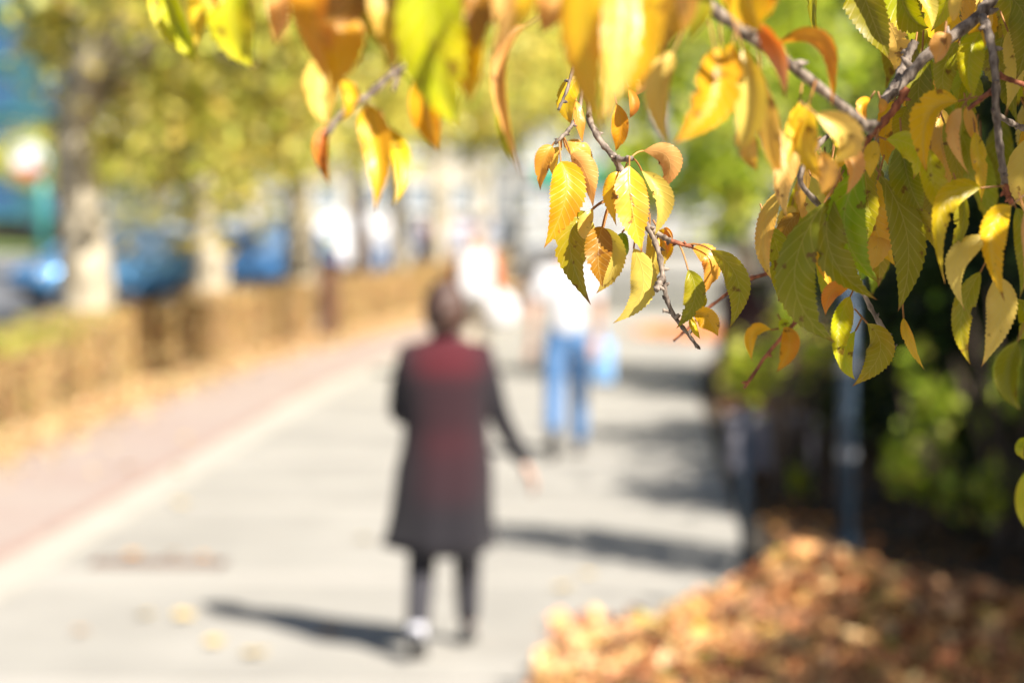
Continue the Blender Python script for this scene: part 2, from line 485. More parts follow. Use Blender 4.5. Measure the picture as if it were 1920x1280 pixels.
# ------------------------------------------------------------------ hedge, litter and trees of the left row
HX = lambda d: -5.45 + shift(d)
def hedge():
    root = empty('hedge', (HX(22), 22, 0))
    tag(root, 'long clipped hedge with dry tan and orange autumn leaves beside the bike path', 'hedge')
    N = 60000
    yy = 12 + 50 * nr.uniform(size=N) ** 1.15
    # points near the front face, top and a little of the back
    face = nr.uniform(size=N)
    dep = np.where(face < 0.62, nr.exponential(0.05, N), nr.uniform(0, 0.75, N))
    zz = np.where(face < 0.62, nr.uniform(0.0, 0.84, N), 0.84 - nr.exponential(0.04, N))
    zz += 0.045 * np.sin(yy * 1.3 + 2 * np.sin(yy * .37)) + .02 * np.sin(yy * 2.9) + 0.03 * np.sin(yy * 5.3 + 1)
    front = 0.05 * np.sin(yy * 3.3) + 0.04 * np.sin(yy * 7.7)
    sh = np.array([shift(v) for v in yy])
    xx = -5.45 + sh - dep + front
    pts = np.stack([xx, yy, np.clip(zz, 0.02, 2)], 1)
    V, F, c = leaf_cloud(pts, 0.055, [(212, 178, 128), (204, 164, 116), (216, 188, 132), (184, 142, 100), (176, 176, 92), (224, 198, 144)],
                         [0.26, 0.22, 0.2, 0.1, 0.08, 0.14], bend=0.3)
    # the near end still keeps green-yellow leaves along the top
    ptsr = np.repeat(pts, 2, axis=0)
    grn = (ptsr[:, 2] > 0.72) & (nr.uniform(size=len(ptsr)) < np.clip((26 - ptsr[:, 1]) / 6, 0, 0.8))
    c[grn] = np.array(lin((186, 190, 80))[:3]) * nr.uniform(0.7, 1.2, size=(grn.sum(), 1))
    o = link_mesh('foliage', np_mesh('hedge_foliage', V - np.array([root.location]), F, c), M_hedgeleaf, root); o['kind'] = 'stuff'
    bb = MB()
    for y in np.arange(12, 62, 0.35):
        x = HX(y) - 0.3
        for k in range(3):
            p0 = Vector((x + rnd.uniform(-.1, .1), y, 0)) - root.location
            bb.tube([p0, p0 + Vector((rnd.uniform(-.1, .1), rnd.uniform(-.1, .1), .5)), p0 + Vector((rnd.uniform(-.25, .25), rnd.uniform(-.25, .25), .92))], [.012, .008, .003], 4)
    o = bb.build('stems', M_dark_bark, root); o['kind'] = 'stuff'
    # woody core keeps light from shining straight through
    ys = [y for y in YS if 12 <= y <= 62]
    bb = MB()
    bb.loft([[Vector((HX(y) - .16, y, .02)) - root.location, Vector((HX(y) - .16, y, .70)) - root.location,
              Vector((HX(y) - .62, y, .70)) - root.location, Vector((HX(y) - .62, y, .02)) - root.location] for y in ys])
    bb.build('inner_growth', simple('hedge_core', (0.22, 0.14, 0.07), 0.95, noise=0.5, scale=14, bump=0.8, bscale=30), root)
hedge()

def litter(name, label, fn, N, size, palette, weights=None, z=0.012, bend=0.35):
    p = fn(N)
    V, F, c = leaf_cloud(p, size, palette, weights, normal_bias=(0, 0, 1.6), elong=1.35, bend=bend)
    V[:, 2] = np.maximum(V[:, 2], 0.008)
    o = link_mesh(name, np_mesh(name, V, F, c), M_dry)
    tag(o, label, 'fallen leaves', kind='stuff')
    return o

def strip_pts(N):
    y = 12 + 48 * nr.uniform(size=N) ** 1.1
    x = -5.40 + np.array([shift(v) for v in y]) + nr.exponential(0.15, N)
    z = 0.02 + 0.10 * np.clip(1 - (x + 5.4 - np.array([shift(v) for v in y])) / 0.5, 0, 1) * nr.uniform(size=N)
    return np.stack([x, y, z], 1)
litter('leaf_litter', 'band of yellow orange fallen leaves along the foot of the hedge', strip_pts, 30000, 0.075,
       [(214, 186, 140), (204, 168, 122), (222, 198, 152), (190, 154, 112)])

def tube_tree_trunk(bb, base, h, r, lean=(0, 0), seg=14, rg=rnd):
    pts, rad = [], []
    for i in range(9):
        t = i / 8
        pts.append(Vector(base) + Vector((lean[0] * t + 0.05 * math.sin(t * 5), lean[1] * t, h * t)))
        rad.append(r * (1 + 0.35 * max(0, 0.12 - t) / 0.12) * (1.22 - 0.55 * t) * (1 + .05 * math.sin(i * 2.3)))
    bb.tube(pts, rad, seg, 0.06, rg)
    return pts[-1]

def street_tree(name, x, y, trunk_r, fork, crown_c, crown_r, n, palette, weights, leaf, label, group=None, bark=None, nclump=60, cat='tree', spread=0.16):
    root = empty(name, (x, y, 0)); tag(root, label, cat, group)
    bb = MB()
    top = tube_tree_trunk(bb, (0, 0, -0.05), fork, trunk_r, (rnd.uniform(-.1, .1), 0))
    cc = Vector(crown_c) - Vector((x, y, 0))
    for k in range(9):
        an = k * 2.4 + rnd.uniform(-.3, .3)
        e = cc + Vector((math.cos(an) * crown_r[0] * .72, math.sin(an) * crown_r[1] * .72, rnd.uniform(-.35, .6) * crown_r[2]))
        st = Vector(top) * rnd.uniform(.82, 1.0)
        mid = st.lerp(e, .5) + Vector((0, 0, .12 * crown_r[2]))
        bb.tube([st, st.lerp(mid, .5), mid, mid.lerp(e, .55), e], [trunk_r * .5, trunk_r * .38, trunk_r * .26, trunk_r * .15, .012], 7, .08, rnd)
    bb.build('trunk', bark or M_plane_bark, root, smooth=True)
    pts = clump_points(cc, crown_r, n, nclump, spread=spread)
    V, F, c = leaf_cloud(pts, leaf, palette, weights)
    o = link_mesh('crown', np_mesh('crown', V, F, c), M_mass, root)
    return root

YG = [(232, 222, 110), (220, 216, 96), (238, 220, 110), (182, 186, 76), (120, 128, 46), (240, 224, 146)]
YGw = [0.22, 0.2, 0.2, 0.16, 0.12, 0.10]
DK0 = [(150, 146, 70), (120, 124, 52), (184, 170, 90), (86, 92, 34)]
left_trees = [  # px, depth, radius, fork height
    (150, 23.0, 0.27, 2.9), (386, 30.0, 0.23, 3.1), (553, 34.5, 0.24, 3.2), (672, 39.5, 0.15, 3.3), (748, 45.0, 0.17, 3.4), (815, 53.0, 0.17, 3.5)]
names = ['mottled pale trunk street tree first in the hedge row, nearest the round sign',
         'pale straight trunk street tree between the two blue cars',
         'pale trunk street tree just before the white car',
         'dark trunk street tree just past the white car',
         'pale trunk street tree standing fifth along the hedge',
         'last street tree of the hedge row before the distant people']
for i, (px, d, r_, fk) in enumerate(left_trees):
    for it in range(30): d += (( HX(d) - .45) - (px - 1200) / FPX * d) * -1.5
    X = (px - 1200) / FPX * d
    street_tree('street_tree', X, d, r_, fk + 0.3, (X + (1.35, .6, .1, 0, .2, 0)[i], d + .9, (4.5, 4.8, 5.05, 5.2, 5.4, 5.6)[i]), ((2.1, 2.6, 3, 3.2, 3.3, 3.3)[i], 2.5, 2.5), 7200, YG, YGw, 0.22,
                names[i], 'street trees in the hedge row', bark=M_dark_bark if i == 3 else M_plane_bark, nclump=90)

street_tree('street_tree', -6.0, 15.5, .2, 4.0, (-5.6, 15.5, 5.75), (3.4, 3.0, 2.3), 12000, DK0, None, .15,
            'street tree of the hedge row whose low crown edge fills the top left corner', 'street trees in the hedge row', nclump=90)
# second row across the road and further down the street
far = [(-11.2, 62), (-23.5, 100), (-32, 104), (-10.5, 88), (-15, 104), (-4.6, 88), (-7.2, 104), (-2.6, 92), (-21, 118)]
for i, (x, y_) in enumerate(far):
    lab = ['yellow green tree across the road behind the blue cars', 'broad olive tree far left behind the round sign',
           'leafy tree beside the blue glass building', 'rounded olive tree behind the white car', 'distant pale tree in front of the cream building',
           'yellow tree past the end of the hedge', 'olive tree in front of the gap between cream and shop buildings', 'olive tree far down the street centre', 'farthest olive tree on the lawn'][i]
    street_tree('roadside_tree', x, y_, .2, 4.6, (x, y_, 7.2 if i not in (1, 2) else 3.9), (4.2, 4.2, 3.0 if i not in (1, 2) else 1.5), 9000, YG if i % 2 else [(170, 168, 70), (196, 186, 84), (120, 130, 48), (90, 104, 36), (206, 196, 110)],
                YGw if i % 2 else [.25, .25, .2, .15, .15], 0.22, lab, 'trees across the road', nclump=70)

# ------------------------------------------------------------------ right side: lime tree, shrubs, shade trees
LIME = [(216, 226, 70), (224, 232, 100), (196, 214, 56), (128, 160, 36), (234, 230, 120), (66, 92, 22)]
LIMEw = [.24, .2, .2, .16, .1, .1]
street_tree('lime_green_tree', 2.6, 62, .2, 3.4, (1.9, 62, 5.3), (4.2, 3.6, 3.9), 5000, LIME, LIMEw, .42,
            'bright lime green tree with low crown over the far end of the footpath', bark=M_dark_bark, nclump=90, spread=.12)
street_tree('green_tree', 4.4, 48, .18, 3.0, (3.9, 48, 5.4), (3.0, 3.0, 3.4), 4500, LIME, LIMEw, .30,
            'green tree standing right of the lime green one beside the footpath', bark=M_dark_bark, nclump=80)
street_tree('green_tree', 0.2, 84, .2, 5.0, (-.6, 84, 8.6), (3.8, 3.8, 2.9), 12000, YG, YGw, .18,
            'yellowish green tree over the white building at the end of the street', bark=M_dark_bark, nclump=80)
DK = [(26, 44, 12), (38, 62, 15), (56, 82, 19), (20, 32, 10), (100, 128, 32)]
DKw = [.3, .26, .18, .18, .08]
# shade trees beside the path, just right of the picture; their crowns shade the shrubs and part of the leaf pile
shade = [((5.6, 5.5), (6.68, 5.1, 4.6), (2.3, 2.6, 1.9)), ((6.0, 9.0), (7.2, 8.3, 4.8), (2.6, 2.6, 2.2)), ((6.4, 13.0), (6.9, 13.0, 4.9), (2.5, 2.6, 2.3)),
         ((6.4, 17.5), (7.1, 17.5, 4.9), (2.6, 2.6, 2.3)), ((6.6, 22.5), (7.5, 22.5, 5.0), (2.7, 2.8, 2.4))]
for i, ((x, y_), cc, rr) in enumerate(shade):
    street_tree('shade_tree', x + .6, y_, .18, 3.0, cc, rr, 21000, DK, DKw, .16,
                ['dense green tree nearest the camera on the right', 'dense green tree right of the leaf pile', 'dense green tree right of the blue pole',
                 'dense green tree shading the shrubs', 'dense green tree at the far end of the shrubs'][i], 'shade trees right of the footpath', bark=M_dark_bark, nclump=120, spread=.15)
# slim columnar tree whose shadow crosses the path
street_tree('columnar_tree', 2.55, 11.6, .06, 2.0, (2.55, 11.6, 2.7), (.42, .42, 1.9), 6000, DK, DKw, .08,
            'slim dark columnar tree just right of the leaf pile', bark=M_dark_bark, nclump=50)

street_tree('bushy_tree', 4.0, 25.5, .13, 2.2, (3.7, 25.5, 4.3), (1.6, 1.5, 2.3), 6500, DK + LIME[1:3], [.26, .22, .16, .16, .06, .07, .07], .17,
            'dark green tree right behind the sharp cherry leaves', bark=M_dark_bark, nclump=70, spread=.13)
DK_SHADE = [(22, 38, 11), (30, 50, 13), (44, 66, 16), (18, 28, 9), (84, 112, 30)]  # shrub leaf colours darkened further, canopy shade put into the palette
def shrub(x, y, h, rx, ry, n, label, pal=DK_SHADE, wts=DKw, leaf=.085, nclump=60, spread=.17):
    root = empty('evergreen_shrub', (x, y, 0)); tag(root, label, 'shrub', 'dark shrubs right of the footpath')
    bb = MB()
    for k in range(10):
        an = k * 2.4; e = Vector((math.cos(an) * rx * .6, math.sin(an) * ry * .6, h * rnd.uniform(.5, .85)))
        bb.tube([(rnd.uniform(-.1, .1), rnd.uniform(-.1, .1), 0), e * .5 + Vector((0, 0, .1)), e], [.03, .02, .006], 6, .08, rnd)
    bb.build('stem', M_dark_bark, root)
    pts = clump_points((0, 0, h * .52), (rx, ry, h * .48), n, nclump, spread=spread)
    pts[:, 2] = np.abs(pts[:, 2])
    V, F, c = leaf_cloud(pts, leaf, pal, wts)
    link_mesh('foliage', np_mesh('shrub_foliage', V, F, c), M_dense if pal[0] == DK_SHADE[0] else M_mass, root)
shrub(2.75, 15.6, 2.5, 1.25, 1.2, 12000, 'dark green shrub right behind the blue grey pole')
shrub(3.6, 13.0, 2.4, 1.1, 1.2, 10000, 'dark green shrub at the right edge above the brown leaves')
shrub(2.2, 19.5, 2.8, 1.1, 1.3, 11000, 'dark shrub with yellow green sprays behind the pole', pal=DK_SHADE + [(176, 180, 70)], wts=[.26, .24, .18, .14, .06, .12])
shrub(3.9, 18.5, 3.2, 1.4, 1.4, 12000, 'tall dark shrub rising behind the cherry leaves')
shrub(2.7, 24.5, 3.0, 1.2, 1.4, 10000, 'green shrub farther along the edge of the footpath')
shrub(4.2, 25.5, 3.6, 1.5, 1.5, 10000, 'tall green shrub at the back of the planting')
LIT_LIME = [(222, 222, 80), (204, 222, 66), (232, 224, 110), (140, 160, 44)]  # bright leaf colours standing in for sunlit sprays among the shrubs
shrub(1.02, 16.3, 1.5, .42, .35, 650, 'small bush coloured like sunlit yellow green leaves left of the blue grey pole', pal=LIT_LIME, wts=[.35, .25, .2, .2], leaf=.10, nclump=9, spread=.13)
shrub(1.75, 14.8, 1.25, .32, .35, 260, 'small bush coloured like sunlit lime green leaves right of the blue grey pole', pal=LIT_LIME[1:], wts=[.4, .2, .4], leaf=.11, nclump=8, spread=.12)
shrub(2.15, 14.0, 1.9, .6, .4, 380, 'taller bush coloured like sunlit lime green leaves among the dark shrubs at the right', pal=LIT_LIME[1:], wts=[.4, .2, .4], leaf=.11, nclump=8, spread=.12)
shrub(5.2, 14.5, 3.0, 1.5, 1.5, 9000, 'broad dark shrub behind the one at the right edge')

# shaded bed: soil and loose leaves
o = strip('planting_bed', 0.614, 9.0, -0.02, M_earth, thick=0.1, y1=95)
def bed_pts(N):
    y = 8 + 34 * nr.uniform(size=N) ** 1.4
    x = 0.78 + np.array([shift(v) for v in y]) + 4.2 * nr.uniform(size=N) ** 1.3
    return np.stack([x, y, nr.uniform(-.005, .03, N)], 1)
litter('leaf_litter', 'loose brown leaves scattered over the shaded soil under the shrubs', bed_pts, 15000, .085,
       [(120, 86, 50), (96, 66, 40), (150, 104, 56), (76, 60, 40)])
def far_patch(N):
    return np.stack([nr.normal(1.0, .42, N), nr.normal(37.5, .9, N), nr.uniform(.01, .1, N)], 1)
litter('leaf_litter', 'orange patch of swept leaves far along the right side of the footpath', far_patch, 2500, .09, [(232, 150, 84), (220, 134, 70), (240, 176, 110)])

def leaf_pile():
    cx, cy = 1.22, 10.35
    def hgt(x, y):
        u = (x - cx) / 1.45; v = (y - cy) / 1.5
        q = np.clip(1 - (u * u + v * v), 0, 1)
        bumps = 0.05 * np.sin(x * 5.1 + 1) * np.cos(y * 4.3) + 0.03 * np.sin(x * 11 + y * 7)
        left = np.exp(-((x - .10) / .36) ** 2 - ((y - 9.95) / .75) ** 2) * .085
        tall = .35 * np.exp(-((x - .83) / .62) ** 2 - ((y - 10.6) / .8) ** 2) + .19 * np.exp(-((x - 1.9) / .9) ** 2 - ((y - 10.2) / .9) ** 2)
        return (tall * np.clip(q * 2.2, 0, 1) + bumps * np.clip(q * 2, 0, 1) + left)
    n = 60
    xs = np.linspace(cx - 2.4, cx + 1.6, n); ys = np.linspace(cy - 1.6, cy + 1.6, n)
    X, Y = np.meshgrid(xs, ys); Z = hgt(X, Y) - .03
    V = np.stack([X.ravel(), Y.ravel(), Z.ravel()], 1)
    I = np.arange(n * n).reshape(n, n)
    F = np.stack([I[:-1, :-1].ravel(), I[:-1, 1:].ravel(), I[1:, 1:].ravel(), I[1:, :-1].ravel()], 1)
    root = empty('leaf_pile', (cx, cy, 0)); tag(root, 'heap of dry orange brown leaves swept up at the right edge of the footpath', 'leaf pile')
    loc = np.array([cx, cy, 0])
    link_mesh('packed_leaves', np_mesh('packed', V - loc, F), simple('rotting_leaves', (0.11, 0.06, 0.03), .95, noise=.5, scale=25, bump=.8), root, smooth=True)
    N = 21000
    x = nr.uniform(cx - 2.3, cx + 1.5, N); yq = nr.uniform(cy - 1.5, cy + 1.5, N)
    h = hgt(x, yq)
    ed = ((x - cx) / 1.45) ** 2 + ((yq - cy) / 1.5) ** 2
    keep = nr.uniform(size=N) < np.clip(np.maximum(1.5 - ed * 1.2, h * 22), 0.015, 1) * np.where(x < -.5, 0.0, np.where(x < -.42, 0.05, 1))
    x, yq, h = x[keep], yq[keep], h[keep]
    p = np.stack([x, yq, h + nr.uniform(-.01, .05, len(x))], 1)
    V, F, c = leaf_cloud(p - loc, .115, [(230, 174, 118), (216, 150, 96), (238, 198, 144), (156, 104, 68), (96, 62, 40), (234, 194, 116), (180, 168, 70)],
                         [.21, .18, .13, .19, .17, .09, .03], normal_bias=(.35, -.4, .55), elong=1.4, bend=.45)
    o = link_mesh('leaves', np_mesh('pile_leaves', V, F, c), M_dry, root); o['kind'] = 'stuff'
leaf_pile()

# single leaves lying on the footpath
def fallen_leaf_mesh():
    me = bpy.data.meshes.new('fallen_leaf')
    V, F = [], []
    prof = [(0, .02), (.15, .5), (.35, .9), (.55, .95), (.75, .6), (.9, .25), (1, 0.02)]
    for (t, wv) in prof:
        for u in (-1, -.5, 0, .5, 1):
            V.append((u * wv * .5, t - .5, .10 * u * u + .12 * (t - .5) ** 2 + .02))
    for i in range(len(prof) - 1):
        for k in range(4):
            a = i * 5 + k; F.append((a, a + 1, a + 6, a + 5))
    me.from_pydata(V, [], F); return me
FLM = fallen_leaf_mesh()
M_fallen = simple('fallen_leaf', (0.62, 0.33, 0.09), .6, noise=.3, scale=3)
M_fallen2 = simple('fallen_leaf_pale', (0.60, 0.44, 0.16), .6, noise=.3, scale=3)
FLM.materials.append(M_fallen); FLM2 = FLM.copy(); FLM2.materials.clear(); FLM2.materials.append(M_fallen2)
fl = [(613, 1197, 0, 'on the shadow of the woman in the long coat'), (135, 1203, 0, 'at the far left, on the lower footpath'), (392, 1222, 1, 'lowest of the pair left of the coat shadow'),
      (333, 1172, 1, 'just below the tip of the coat shadow'), (262, 1170, 1, 'left of the tip of the coat shadow'), (470, 1243, 1, 'near the bottom edge below the coat shadow'),
      (330, 957, 1, 'close to the pale kerb'), (238, 1057, 0, 'at the left end of the drain grate'), (315, 1053, 0, 'in the middle of the drain grate'), (372, 1060, 0, 'at the right end of the drain grate'),
      (230, 887, 0, 'in the middle of the bike path'), (340, 832, 1, 'beside the kerb on the bike path'), (680, 1020, 1, 'just left of the coat hem'), (12, 870, 0, 'at the left edge of the bike path'),
      (1060, 1110, 1, 'right of the woman near the leaf pile'), (1105, 1085, 1, 'at the tip of the leaf pile'),
      (325, 895, 0, 'on the pale kerb')]
for i, (px, py, k, where) in enumerate(fl):
    d = 2.0 * FPX / (py - 385)
    o = bpy.data.objects.new('fallen_leaf', (FLM, FLM2)[k]); COL.objects.link(o)
    s = rnd.uniform(.085, .125)
    o.scale = (s, s, s); o.location = ((px - 1200) / FPX * d, d, .014 if 'kerb' not in where and 'grate' not in where else .02)
    o.rotation_euler = (rnd.uniform(-.2, .2), rnd.uniform(-.2, .2), rnd.uniform(0, 6.28))
    tag(o, ('orange' if k == 0 else 'pale yellow') + ' fallen leaf lying ' + where, 'fallen leaf', 'single fallen leaves on the paths')

# ------------------------------------------------------------------ poles, posts, bin
M_bluepole = simple('blue_grey_paint', (0.06, 0.095, 0.14), .45, .3, .15, 10, .1)
M_grey = simple('grey_metal', (0.36, 0.38, 0.42), .45, .4, .12, 12, .1)
M_maroon = simple('dark_maroon_paint', (0.065, 0.018, 0.016), .5, 0, .2, 9, .1)
pole = empty('metal_pole', (1.155, 13.5, 0)); tag(pole, 'tall blue grey metal pole standing at the edge of the shrubs', 'pole')
MB().cyl((0, 0, .95), .045, 1.9, 20).build('shaft', M_bluepole, pole, smooth=True)
b = MB(); b.cyl((0, 0, .02), .11, .04, 24); b.cyl((0, 0, .09), .065, .14, 20); b.build('base', M_bluepole, pole)
for z in (.62, 1.1):
    b = MB(); b.cyl((0, 0, z), .056, .05, 20); b.box((0, -.06, z), (.05, .03, .05), bev=.004); b.build('clamp', M_grey, pole)
for i, (px, d) in enumerate([(1343, 13.1)]):
    r_ = empty('bollard', ((px - 1200) / FPX * d + .16, d, 0)); tag(r_, 'short grey metal bollard between the footpath and the shrubs', 'bollard')
    MB().cyl((0, 0, .45), .03, .9, 20).build('post', M_bluepole, r_, smooth=True)
    b = MB(); b.ball((0, 0, .9), (.034, .034, .03)); b.build('cap', M_bluepole, r_)
    b = MB(); b.cyl((0, 0, .015), .085, .03, 20); b.build('base', M_bluepole, r_)
# maroon cabinet
cb = empty('utility_cabinet', (1.12, 25.6, 0)); tag(cb, 'dark maroon metal cabinet on the right of the footpath', 'cabinet')
MB().box((0, 0, .62), (.56, .4, 1.14), bev=.02).build('body', M_maroon, cb)
MB().box((0, 0, 1.22), (.62, .46, .05), bev=.012).build('roof', M_maroon, cb)
MB().box((0, 0, .03), (.6, .44, .06)).build('plinth', M_slab, cb)
for s in (-1, 1):
    dd = MB().box((s * .135, -.207, .62), (.255, .012, 1.04), bev=.003).build('door', M_maroon, cb)
    MB().box((s * .03, -.222, .65), (.015, .02, .12), bev=.003).build('handle', M_grey, dd)
# low stone block
st = MB(); st.box((0, 0, .2), (.62, .32, .36), bev=.03); st.box((0, 0, .40), (.66, .36, .05), bev=.012)
o = st.build('stone_block', simple('grey_stone', (0.24, 0.23, 0.27), .85, noise=.2, scale=7, bump=.3), None, loc=(.98, 18.2, 0), rot=(0, 0, .1))
tag(o, 'low grey stone block in the shade beside the footpath', 'stone block')
# brown post in the hedge
hp = empty('timber_post', (HX(35.5) + .22, 35.5, 0)); tag(hp, 'short dark brown timber post in front of the hedge', 'post')
M_brown = simple('brown_timber', (0.12, 0.055, 0.03), .8, noise=.35, scale=10, bump=.4)
MB().box((0, 0, .56), (.26, .26, 1.12), bev=.02).build('shaft', M_brown, hp)
MB().box((0, 0, 1.14), (.31, .31, .05), bev=.012).build('cap', M_brown, hp)
# round sign
M_teal = simple('teal_paint', (0.06, 0.27, 0.24), .4, .1, .1, 10)
M_white = simple('white_paint', (0.80, 0.79, 0.76), .45, 0, .05, 6)
M_red = simple('red_paint', (0.62, 0.10, 0.06), .45, 0, .1, 6)
D = 84
sg = empty('round_sign', ((68 - 1200) / FPX * D, D, 0)); tag(sg, 'round white sign with teal rim and red lower band on a teal pole', 'sign')
MB().cyl((0, 0, 1.9), .21, 3.8, 20).build('pole', M_teal, sg, smooth=True)
cz = 2.0 + 85 / FPX * D
MB().cyl((-.35, -.26, cz), .70, .10, 40, axis='Y').build('rim', M_teal, sg)
MB().cyl((-.35, -.33, cz), .60, .05, 40, axis='Y').build('face', M_white, sg)
b = MB()   # lower band: a segment of the disc
ring = [(-.35 + .59 * math.cos(a), -.362, cz + .59 * math.sin(a)) for a in np.linspace(R(205), R(335), 18)]
b.loft([ring, [(x, y_ - .012, z) for x, y_, z in ring]]); b.build('lower_band', M_red, sg)
MB().box((-.15, -.2, cz), (.4, .1, .12)).build('bracket', M_teal, sg)
# street lamp by the white car
D = 56
lp = empty('street_lamp', ((577 - 1200) / FPX * D, D, 0)); tag(lp, 'pale street lamp post rising behind the white car', 'street lamp')
MB().tube([(0, 0, 0), (0, 0, 2), (0, 0, 4.4)], [.11, .09, .07], 16).build('post', M_white, lp, smooth=True)
b = MB(); b.ball((0, 0, 4.62), (.26, .26, .26), 20); b.build('globe', simple('opal_glass', (.82, .82, .84), .15), lp, smooth=True)
b = MB(); b.cyl((0, 0, .15), .16, .3, 20); b.build('base', M_white, lp)

# ------------------------------------------------------------------ cars
M_glass = simple('car_glass', (0.16, 0.25, 0.38), .06, 0, .1, 2, spec=.9)  # blue grey base stands in for sky reflected in the glass
M_tyre = simple('tyre_rubber', (0.025, 0.025, 0.027), .85, noise=.2, scale=20, bump=.2)
M_rim = simple('wheel_alloy', (0.55, 0.56, 0.58), .3, .9, .08)
M_chrome = simple('lamp_glass', (0.75, 0.76, 0.78), .12, .2, .05)
M_tail = simple('tail_lamp', (0.45, 0.02, 0.02), .2, 0, .1)
M_plast = simple('black_plastic', (0.03, 0.03, 0.032), .6, noise=.2)
def car_paint(name, c): return simple(name, c, .32, .25, .04, 2, coat=1.0)
def car(px, d, heading, paint, label, scale=1.0, tall=1.0, van=False, group='parked cars'):
    root = empty('parked_car', ((px - 1200) / FPX * d, d, -.03), heading); tag(root, label, 'car', group)
    S = Matrix.Diagonal((scale, scale, scale * tall, 1))
    # stations along x: nose at +2.15
    if not van:
        st = [(-2.12, .35, .78, .70), (-2.05, .28, .95, .80), (-1.7, .24, 1.0, .86), (-.6, .22, .98, .88), (.7, .22, .96, .88), (1.15, .22, .93, .87), (1.75, .24, .84, .84), (2.05, .28, .72, .76), (2.15, .36, .62, .66)]
        cab = [(-2.0, .97), (-1.55, 1.40), (-.9, 1.49), (.1, 1.48), (.55, 1.36), (1.2, .97)]
    else:
        st = [(-2.3, .4, 1.15, .84), (-2.25, .3, 1.22, .88), (-1.7, .26, 1.22, .9), (.9, .25, 1.18, .9), (1.5, .26, 1.08, .88), (2.1, .3, .86, .8), (2.2, .4, .7, .72)]
        cab = [(-2.26, 1.2), (-2.15, 1.86), (-1.4, 1.92), (.4, 1.9), (.8, 1.78), (1.55, 1.1)]
    rings = []
    for (x, zb, zt, hw) in st:
        rg = []
        for k in range(20):
            a = 2 * math.pi * k / 20
            cx_, sx_ = math.cos(a), math.sin(a)
            yy = hw * math.copysign(abs(cx_) ** .35, cx_)
            zz = (zb + zt) / 2 + (zt - zb) / 2 * math.copysign(abs(sx_) ** .45, sx_)
            rg.append(S @ Vector((x, yy * (1 - .06 * max(0, sx_)), zz)))
        rings.append(rg)
    MB().loft(rings).build('body', paint, root, smooth=True)
    # cabin (glass) and roof skin
    def cabring(x, z, hw):
        base = .93 if not van else 1.12
        return [S @ Vector((x, -hw, base)), S @ Vector((x, -hw * .80, z)), S @ Vector((x, hw * .80, z)), S @ Vector((x, hw, base))]
    MB().loft([cabring(x, z, .82 if not van else .86) for x, z in cab]).build('windows' if not van else 'cargo_body', M_glass if not van else paint, root)
    if van:
        gl = MB()
        gl.loft([[S @ Vector((x + .02, sy * .62, z + .03)) for sy in (-1, 1)] + [S @ Vector((x, sy * .62, z)) for sy in (1, -1)] for x, z in ((.86, 1.74), (1.5, 1.16))])
        for s in (-1, 1): gl.loft([[S @ Vector((x, s * .845, 1.18)), S @ Vector((x, s * .765, 1.68 if x < .6 else 1.5)), S @ Vector((x, s * .75, 1.68 if x < .6 else 1.5)), S @ Vector((x, s * .83, 1.18))] for x in (.1, .9)])
        gl.build('windows', M_glass, root)
    rf = MB(); rr = [(x, z) for x, z in cab[1:-1]]
    rf.loft([[S @ Vector((x, -.68, z + .0)), S @ Vector((x, -.64, z + .035)), S @ Vector((x, .64, z + .035)), S @ Vector((x, .68, z + .0))] for x, z in rr])
    rf.build('roof', paint, root)
    for s in (-1, 1):
        for (xa, za), (xb, zb) in ((cab[0], cab[1]), (cab[-1], cab[-2])):
            MB().tube([S @ Vector((xa, s * .80, za - .02)), S @ Vector((xb, s * .67, zb + .01))], [.045, .04], 6).build('pillar', paint, root)
        MB().tube([S @ Vector((-.35, s * .82, .95)), S @ Vector((-.35, s * .67, 1.47 if not van else 1.88))], [.035, .03], 6).build('pillar', paint, root)
        for x in (-1.32, 1.32):
            wh = empty('wheel', S @ Vector((x, s * .80, .31 / tall))); wh.parent = root
            MB().cyl((0, 0, 0), .31 * scale, .2, 24, axis='Y').build('tyre', M_tyre, wh)
            b2 = MB(); b2.cyl((0, s * .085, 0), .2 * scale, .05, 20, axis='Y'); b2.build('rim', M_rim, wh)
        MB().ball(S @ Vector((2.0, s * .58, .66)), (.12, .16, .08)).build('headlight', M_chrome, root, smooth=True)
        MB().box(S @ Vector((-2.08, s * .68, .82)), (.08, .2, .2), bev=.02).build('tail_light', M_tail, root)
        MB().ball(S @ Vector((.85, s * .95, 1.0)), (.07, .12, .08)).build('mirror', paint, root, smooth=True)
    MB().box(S @ Vector((2.1, 0, .36)), (.1, 1.3, .2), bev=.03).build('bumper', M_plast, root)
    MB().box(S @ Vector((-2.1, 0, .38)), (.1, 1.4, .2), bev=.03).build('bumper', M_plast, root)
    return root
P_blue = car_paint('blue_car_paint', (0.08, 0.24, 0.52)); P_blue2 = car_paint('light_blue_car_paint', (0.12, 0.33, 0.62))
P_wht = car_paint('white_car_paint', (0.78, 0.78, 0.80)); P_silv = car_paint('silver_car_paint', (0.5, 0.52, 0.56))
car(205, 50, R(222), P_blue2, 'blue hatchback parked behind the nearest pale tree trunk', tall=1.02, scale=1.0)
car(462, 56, R(225), P_blue, 'second blue car, partly hidden by the hedge and a pale trunk', scale=1.0)
car(616, 70, R(220), P_wht, 'white van parked beyond the blue cars, brightly sunlit', van=True, scale=.9)
car(345, 84, R(200), P_wht, 'distant white car with its roof shining between two trunks')
car(500, 90, R(215), P_silv, 'distant silver car left of the white van')
car(770, 78, R(250), P_silv, 'silver car far down the road beyond the hedge')
car(905, 96, R(255), P_wht, 'tiny white car at the end of the street')

